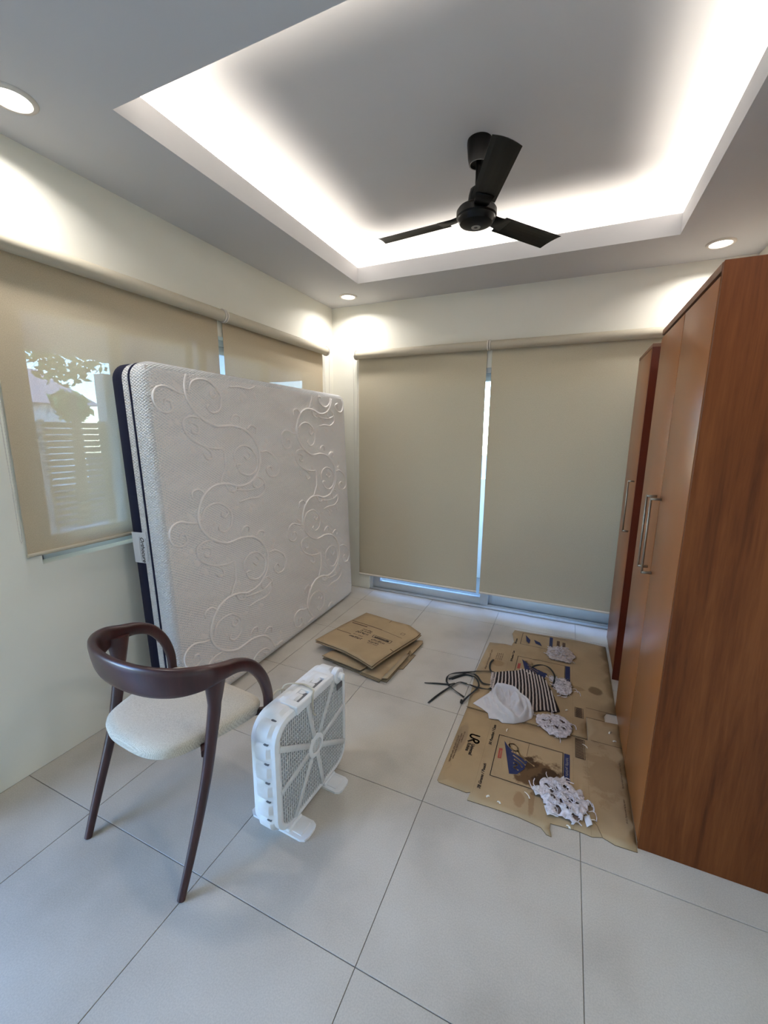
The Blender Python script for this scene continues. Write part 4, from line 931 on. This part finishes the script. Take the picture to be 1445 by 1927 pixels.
# ------------------------------------------------------------------ white cloth
AP = [(1.737,-1.001),(1.826,-.949),(1.898,-.905),(1.927,-.869),(1.966,-.874),(1.989,-.896),(2.038,-.917),(2.060,-.938),(2.105,-1.065),(2.132,-1.161),(2.150,-1.228),(2.121,-1.254),(2.076,-1.254),(2.018,-1.290),(1.936,-1.280),(1.85,-1.22),(1.768,-1.182)]
CL = [(1.697,-1.358),(1.728,-1.291),(1.778,-1.194),(1.787,-1.156),(1.833,-1.150),(1.895,-1.159),(1.927,-1.181),(1.972,-1.188),(1.990,-1.224),(2.020,-1.310),(2.014,-1.352),(1.978,-1.399),(1.928,-1.437),(1.872,-1.455),(1.851,-1.438),(1.802,-1.449),(1.789,-1.407),(1.745,-1.378)]
RD = [([(1.800,-1.215),(1.805,-1.277),(1.836,-1.350),(1.885,-1.401),(1.929,-1.420),(1.967,-1.395),(1.983,-1.332),(1.960,-1.284),(1.932,-1.289),(1.906,-1.343)], .040, .0105), ([(1.794,-1.209),(1.848,-1.198),(1.904,-1.205),(1.943,-1.250),(1.994,-1.294),(2.012,-1.346)], .040, .0095), ([(1.776,-1.248),(1.799,-1.327),(1.845,-1.405),(1.910,-1.438)], .026, .012), ([(1.915,-1.27),(1.94,-1.32),(1.935,-1.36)], .052, .020), ([(1.825,-1.22),(1.85,-1.27),(1.85,-1.32)], .028, .008), ([(1.87,-1.22),(1.885,-1.29)], .026, .007), ([(1.76,-1.30),(1.79,-1.36)], .014, .010), ([(1.86,-1.37),(1.90,-1.375)], .03, .008)]
RDs = [([V((p.x, p.y)) for p in cr([(a, c, 0) for a, c in q], 5)], A_, w_) for q, A_, w_ in RD]
CLv = [V((a, c)) for a, c in CL]
def segd(p, a, b_):
    d = b_-a; k = max(0, min(1, (p-a).dot(d)/max(1e-9, d.dot(d)))); return (p-a-d*k).length
def in_ap(x, y):
    ins = False; j = len(AP)-1
    for k in range(len(AP)):
        if (AP[k][1] > y) != (AP[j][1] > y) and x < (AP[j][0]-AP[k][0])*(y-AP[k][1])/(AP[j][1]-AP[k][1])+AP[k][0]: ins = not ins
        j = k
    return ins
def zcl(x, y):
    p = V((x, y)); h = 0
    for q, A_, w_ in RDs:
        d = min(segd(p, q[i], q[i+1]) for i in range(len(q)-1)); h = max(h, A_*1.15*exp(-(d/(w_*1.15))**2))
    lift_ = .0105 if any(in_ap(x+dx, y+dy) for dx, dy in ((0, 0), (.015, 0), (-.015, 0), (0, .015), (0, -.004))) else 0
    e = min(segd(p, CLv[i], CLv[(i+1) % len(CLv)]) for i in range(len(CLv))); k = min(1, e/.022)
    return .0068+lift_+(.003*(noise.noise(V((x*22, y*22, 0)))+.6)+h)*(k**.6)+.010*(1 if x > 1.80 else .3)*min(1, e/.03)
b = MB(); b.sheet(CL, zcl, .0016, .0062); o = b.build('crumpled_cloth', 'cloth', None, (1.87, -1.30, 0)); tag(o, 'crumpled white cloth lying on the cardboard over the corner of the striped apron', 'cloth')
# ------------------------------------------------------------------ striped apron
t = thing('striped_apron', 'black and cream striped knitted apron with black straps on the cardboard', 'apron', (1.95, -1.08, 0)); o_ = t.location.copy()
def zap(x, y): return .0062+.004*max(0, noise.noise(V((x*9, y*9, 5))))+.006*exp(-((x-1.98)/.04)**2-((y+.95)/.08)**2)
b = MB(); b.sheet(AP, zap, .003, .03); b.build('body', 'stripe_dark', t, o_)
def seg_in(a, c):
    out = []; n_ = 60
    for i in range(n_+1):
        p = a.lerp(c, i/n_); ins = False; j = len(AP)-1
        for k in range(len(AP)):
            if (AP[k][1] > p.y) != (AP[j][1] > p.y) and p.x < (AP[j][0]-AP[k][0])*(p.y-AP[k][1])/(AP[j][1]-AP[k][1])+AP[k][0]: ins = not ins
            j = k
        if ins: out.append(p)
    return out
b = MB(); NSt = 19
for i in range(NSt):
    q = (i+.5)/NSt; a = V((1.735+(2.075-1.735)*q, -.80-.06*q, 0)); c = V((1.745+(2.155-1.745)*q, -1.32, 0)); bow = .012*sin(pi*q)
    run = seg_in(a, c)
    if len(run) < 4: continue
    run = run[::2]+[run[-1]]
    pts = [V((p.x+bow*sin(pi*j/len(run))+.0014*noise.noise(V((p.x*60, p.y*60, i))), p.y, zap(p.x, p.y)+.0035)) for j, p in enumerate(run)]
    b.sweep(pts, lambda j, tt: [(-.0048, -.001), (-.003, .0022), (.003, .0022), (.0048, -.001)], upf=(0, 0, 1))
for k in range(11):                                     # hem whip stitches
    y = -1.005-.016*k; b.rbox(1.738+.002*k, 1.760+.002*k, y-.004, y+.004, .0100, .0125, .001, 1)
for k in range(5): b.rbox(1.905+.018*k, 1.914+.018*k, -.899+.011*sin(k*1.4)-.006*k, -.882+.009*sin(k*1.4)-.006*k, .0115, .0140, .001, 1)
b.build('cream_stripes', 'stripe_cream', t, o_, kind='stuff')
ST = dict(S1=[(1.382,-1.279),(1.451,-1.260),(1.518,-1.239),(1.554,-1.205)], S2=[(1.463,-1.456),(1.494,-1.371),(1.539,-1.264),(1.577,-1.189),(1.623,-1.181)],
 S3=[(1.528,-1.242),(1.504,-1.214),(1.497,-1.163),(1.521,-1.123),(1.590,-1.078),(1.660,-1.034),(1.740,-.993),(1.764,-1.006)], S4=[(1.508,-1.179),(1.553,-1.133),(1.606,-1.086),(1.662,-1.094),(1.711,-1.150),(1.757,-1.136)],
 S5=[(1.514,-1.236),(1.568,-1.285),(1.636,-1.318)], S6=[(1.629,-1.344),(1.637,-1.386),(1.661,-1.310),(1.694,-1.217),(1.690,-1.164),(1.655,-1.105),(1.594,-1.095),(1.524,-1.172)],
 S7=[(1.585,-1.180),(1.637,-1.202),(1.688,-1.220),(1.749,-1.205),(1.771,-1.164)], S8=[(1.726,-.836),(1.717,-.900),(1.725,-.971),(1.747,-1.006)], NECK=[(1.968,-.845),(1.999,-.815),(2.042,-.801),(2.085,-.831),(2.113,-.907),(2.103,-1.009)])
for k, (nm, P_) in enumerate(ST.items()):
    hz = {'S1': .003, 'S2': .006, 'S3': .010, 'S4': .013, 'S5': .009, 'S6': .008, 'S7': .014, 'S8': .008, 'NECK': .030}[nm]
    pp = cr([(a, c, 0) for a, c in P_], 6); n_ = len(pp)
    def zz(i, p):
        q = i/(n_-1); base = .0062 if p.x > 1.64 else .0018
        if nm == 'NECK': return .0125+.012*sin(pi*q)
        return base+hz*sin(pi*q)
    tw = random.uniform(-.5, .5)
    b = MB(); b.sweep([V((p.x, p.y, zz(i, p)+.002)) for i, p in enumerate(pp)], lambda i, tt: [(-.0055, -.0009), (.0055, -.0009), (.0055, .0009), (-.0055, .0009)], upf=lambda i: (.5*sin(i*.35+tw), .4*cos(i*.3+k), 1)); b.build('strap', 'strap', t, o_)

# ------------------------------------------------------------------ shredded rag pads
def rag(label, outline, center, holes, seed, core='rag_core', top='rag', height=.022, shreds=26):
    rd = random.Random(seed); cx, cy_ = center
    t = thing('shredded_rag', label, 'rag', (cx, cy_, 0), 0, 'shredded rag pads on the cardboard'); o_ = t.location.copy()
    ol = [V((a, c)) for a, c in outline]
    def jag(p):
        return p
    rough = []
    m_ = len(ol)
    for i in range(m_):
        a, c = ol[i], ol[(i+1) % m_]; n_ = max(1, int((c-a).length/.012))
        for q in range(n_):
            p = a.lerp(c, q/n_); d = (p-V((cx, cy_))).normalized(); rough.append(tuple(p+d*rd.uniform(-.004, .004)))
    def edge(x, y):
        p = V((x, y)); return min((p-v).length for v in [V(r_) for r_ in rough[::2]])
    def zf(x, y):
        e = min(1, edge(x, y)/.03); n1 = noise.noise(V((x*38, y*38, seed)))
        return .0068+(height*.55+height*.45*n1)*e**.7
    inner = [tuple(V((cx, cy_))+(V(r_)-V((cx, cy_)))*.93) for r_ in rough]
    b = MB(); b.sheet(inner[::2], lambda x, y: .0066+(zf(x, y)-.0068)*.55, .001, .018); b.build('core', core, t, o_)
    b = MB(); b.sheet(rough, lambda x, y: zf(x, y)+.002, .002, .0075, holes=holes); b.build('pad', top, t, o_)
    b = MB()
    for k in range(shreds):                             # torn strips and loops
        a = rd.uniform(0, 2*pi); q = ol[rd.randrange(m_)]; d = (q-V((cx, cy_))); rr_ = rd.uniform(.15, 1.0); p = V((cx, cy_))+d*rr_+V((rd.uniform(-.012, .012), rd.uniform(-.012, .012)))
        L_ = rd.uniform(.02, .05); z0 = zf(p.x, p.y)+.005 if rr_ < .85 else .010; aa = rd.uniform(0, 2*pi); w_ = rd.uniform(.0012, .003)
        pts = [V((p.x+cos(aa+.6*sin(i*.9))*L_*i/5, p.y+sin(aa+.6*sin(i*.9))*L_*i/5, 0)) for i in range(6)]
        for i, v in enumerate(pts):
            e = edge(v.x, v.y); v.z = max(.0085, (zf(v.x, v.y)+.006 if rr_ < .85 else .009+.006*sin(pi*i/5)))
        b.sweep(pts, lambda i, tt: [(-w_, -.0005), (w_, -.0005), (w_, .0005), (-w_, .0005)], upf=lambda i: (.3*sin(i+k), .3*cos(i), 1))
    b.build('torn_strips', 'rag', t, o_, kind='stuff'); return t, o_
r1 = [(2.079,-1.766),(2.107,-1.744),(2.136,-1.733),(2.145,-1.723),(2.176,-1.713),(2.198,-1.742),(2.223,-1.764),(2.251,-1.755),(2.255,-1.803),(2.275,-1.807),(2.268,-1.846),(2.254,-1.884),(2.245,-1.902),(2.213,-1.938),(2.199,-1.926),(2.160,-1.921),(2.142,-1.923),(2.107,-1.922),(2.110,-1.894),(2.092,-1.859),(2.061,-1.825),(2.084,-1.814)]
h1 = [(2.112,-1.800,.016,.009,-.7),(2.128,-1.815,.010,.010,0),(2.152,-1.805,.018,.008,-1.0),(2.160,-1.768,.012,.006,-1.0),(2.184,-1.780,.018,.009,-1.0),(2.135,-1.848,.015,.011,-.8),(2.163,-1.860,.016,.011,-.9),(2.205,-1.835,.017,.010,-.6),(2.155,-1.900,.017,.011,-1.1),(2.222,-1.908,.014,.012,0),(2.195,-1.885,.008,.004,.3),(2.228,-1.845,.010,.006,.2)]
t, o_ = rag('large white holed rag pad nearest the camera, beside the dark brown stain', r1, (2.172, -1.835), h1, 3, shreds=60, height=.026)
for k, q in enumerate(([(2.052,-1.812),(2.082,-1.806),(2.088,-1.85),(2.068,-1.862)], [(2.104,-1.892),(2.145,-1.885),(2.160,-1.925),(2.118,-1.940)], [(2.252,-1.88),(2.272,-1.872),(2.282,-1.915),(2.262,-1.93)])):
    b = MB(); b.sheet(q, lambda x, y: .0072+.010*sin((x-q[0][0])*60)**2, .0012, .009); b.build('torn_flap', 'cloth', t, o_)
r2 = [(2.034,-1.322),(2.078,-1.292),(2.140,-1.272),(2.175,-1.280),(2.210,-1.319),(2.206,-1.400),(2.179,-1.446),(2.140,-1.450),(2.107,-1.445),(2.076,-1.417),(2.039,-1.382)]
h2 = [(2.075,-1.352,.012,.009,-.5),(2.100,-1.352,.012,.009,0),(2.140,-1.385,.013,.010,-.3),(2.170,-1.378,.012,.009,-.3),(2.165,-1.325,.014,.010,-.5),(2.09,-1.395,.012,.006,.3),(2.13,-1.30,.010,.005,0)]
rag('white holed rag pad with a clean left rim, just below the striped apron', r2, (2.12, -1.36), h2, 5, shreds=34, height=.016)
r3 = [(2.080,-.905),(2.112,-.893),(2.161,-.895),(2.206,-.915),(2.216,-1.008),(2.187,-1.063),(2.150,-1.069),(2.132,-1.055),(2.116,-.990)]
rag('shaggy white rag pad at the right edge of the striped apron, under its neck strap', r3, (2.15, -.98), [(2.14,-1.0,.008,.006,0),(2.17,-.96,.008,.005,0)], 8, 'rag_gray', shreds=60, height=.014)
r4 = [(2.049,-.607),(2.060,-.509),(2.105,-.476),(2.182,-.464),(2.217,-.518),(2.238,-.575),(2.197,-.674),(2.135,-.671),(2.077,-.671)]
rag('greyish shredded rag pad farthest from the camera, near the sliding door', r4, (2.14, -.57), [(2.12,-.55,.02,.012,0),(2.17,-.60,.016,.012,0)], 11, 'rag_gray', 'rag_gray', shreds=44, height=.018)
# white scraps
rd = random.Random(4)
SCRP = [(2.285,-1.885,.03,.2,'thin white paper scrap beside the large rag pad, right side'),(2.272,-1.80,.018,1.1,'tiny white scrap off the right rim of the large rag pad'),(2.195,-1.953,.016,-.9,'small white scrap just below the large rag pad'),(2.035,-1.868,.035,-.9,'thin white thread below the brown stain'),(2.268,-1.455,.03,-.8,'white torn scrap lying on the printed barcode'),(2.185,-1.20,.014,.5,'tiny white scrap right of the apron corner'),(1.905,-1.50,.022,1.3,'thin white sliver above the printed frame'),(1.885,-1.945,.014,.4,'white fleck below the gram lettering'),(1.93,-1.955,.014,-.6,'white fleck near the torn lower edge'),(2.39,-1.30,.02,.9,'white scrap near the wardrobe on the cardboard edge'),(2.405,-1.36,.016,.1,'small white scrap by the slit near the wardrobe')]
for x, y, L_, a, lb in SCRP:
    w_ = .0022 if L_ > .02 else .004; d = V((cos(a), sin(a), 0)); n_ = V((-d.y, d.x, 0)); b = MB()
    b.sweep([V((0, 0, .0062))-d*L_/2, V((0, 0, .0085))-d*L_/5+n_*.002, V((0, 0, .0085))+d*L_/5+n_*.003, V((0, 0, .0062))+d*L_/2], lambda i, tt: [(-w_*(.5+tt), -.0004), (w_*(1.2-tt*.6), -.0004), (w_*(1.2-tt*.6), .0004), (-w_*(.5+tt), .0004)], upf=(0, 0, 1))
    o = b.build('paper_scrap', 'glue'); o.location = (x, y, 0); tag(o, lb, 'scrap', 'white scraps scattered on the cardboard')

# ------------------------------------------------------------------ outside
b = MB(); b.box(-30, 30, -30, 30, -.32, -.14); tag(b.build('yard_paving', 'paving'), 'pale paving outside the windows', 'ground')['kind'] = 'structure'
t = thing('slatted_fence', 'beige louvred fence panel with horizontal slats outside the left window', 'fence', (-3.0, -.60, -.14)); o_ = t.location.copy()
cc = None
for k in range(17):
    if cc is None:
        bb = MB(); bb.rbox(-.045, .045, -.28, .28, -.005, .005, .003, 1); o = bb.build('slat', 'fence', t); cc = o.data
    else: o = bpy.data.objects.new('slat', cc); COL.objects.link(o); o.parent = t
    o.location = (0, 0, .62+.068*k); o.rotation_euler = (0, R_(-38), 0)
for y in (-.91, -.29):
    b = MB(); b.rbox(-3.04, -2.96, y-.02, y+.02, .401, 1.62, .006, 1); b.build('post', 'fence', t, o_)
b = MB(); b.box(-3.12, -2.88, -4.5, 3.0, -.138, .40); b.box(-3.08, -2.92, -.26, 1.9, .40, 2.16); b.box(-3.08, -2.92, -1.35, -.94, .40, 1.60); tag(b.build('garden_wall', 'render_wall', None, (-3.0, -.5, -.138)), 'white garden wall around the louvred fence panel', 'wall')
b = MB(); b.rbox(-.3, XR+1, 1.15, 1.27, -.139, 1.02, .01, 1); tag(b.build('light_block_parapet', 'render_wall', None, (1.5, 1.2, -.139)), 'white parapet wall added outside the sliding door to block low sky light', 'wall')  # added to keep low sky light off the floor by the door
t = thing('neighbour_house', 'neighbouring white house with pinkish roof beyond the fence', 'house', (-12, 1.5, -.14)); o_ = t.location.copy()
b = MB(); b.box(-14, -11.5, 1.9, 4.5, -.138, 2.3); b.build('wall', 'render_wall', t, o_)
b = MB(); b.add([V(p) for p in ((-11.1, 1.5, 2.25), (-11.1, 4.9, 2.25), (-14.4, 4.9, 2.25), (-14.4, 1.5, 2.25), (-12.7, 2.3, 3.3), (-12.7, 4.1, 3.3))], [(0, 1, 5, 4), (1, 2, 5), (2, 3, 4, 5), (3, 0, 4), (3, 2, 1, 0)]); b.build('roof', 'roof', t, o_)
def tree(x, y, h, r, label, seed):
    rd = random.Random(seed); t = thing('tree', label, 'tree', (x, y, -.14)); b = MB(); b.tube([(0, 0, 0), (.05, .02, h*.5), (0, .06, h*.8)], lambda i, q: .09*(1-.6*q), 8); b.build('trunk', 'bark', t)
    b = MB()
    for k in range(900 if r < .5 else 420):
        a = rd.uniform(0, 2*pi); u = rd.uniform(-1, 1); q = rd.uniform(.3, 1)**.5*r*(.75+.45*noise.noise(V((cos(a)*1.6, sin(a)*1.6, u*1.6+seed)))); s_ = sqrt(1-u*u); c = V((q*s_*cos(a), q*s_*sin(a), h+q*u*.9)); L_ = rd.uniform(.05, .11)
        d = V((rd.uniform(-1, 1), rd.uniform(-1, 1), rd.uniform(-1, 1))).normalized(); e = d.orthogonal().normalized()
        b.add([c-d*L_, c+e*L_*.4, c+d*L_, c-e*L_*.4], [(0, 1, 2, 3)])
    b.build('foliage', 'foliage', t, kind='stuff')
tree(-6.0, 1.12, 2.05, .33, 'small green tree beyond the slatted fence', 5)
tree(-4.6, .30, 2.72, .62, 'taller green tree whose leaves cross the blue sky patch', 9)
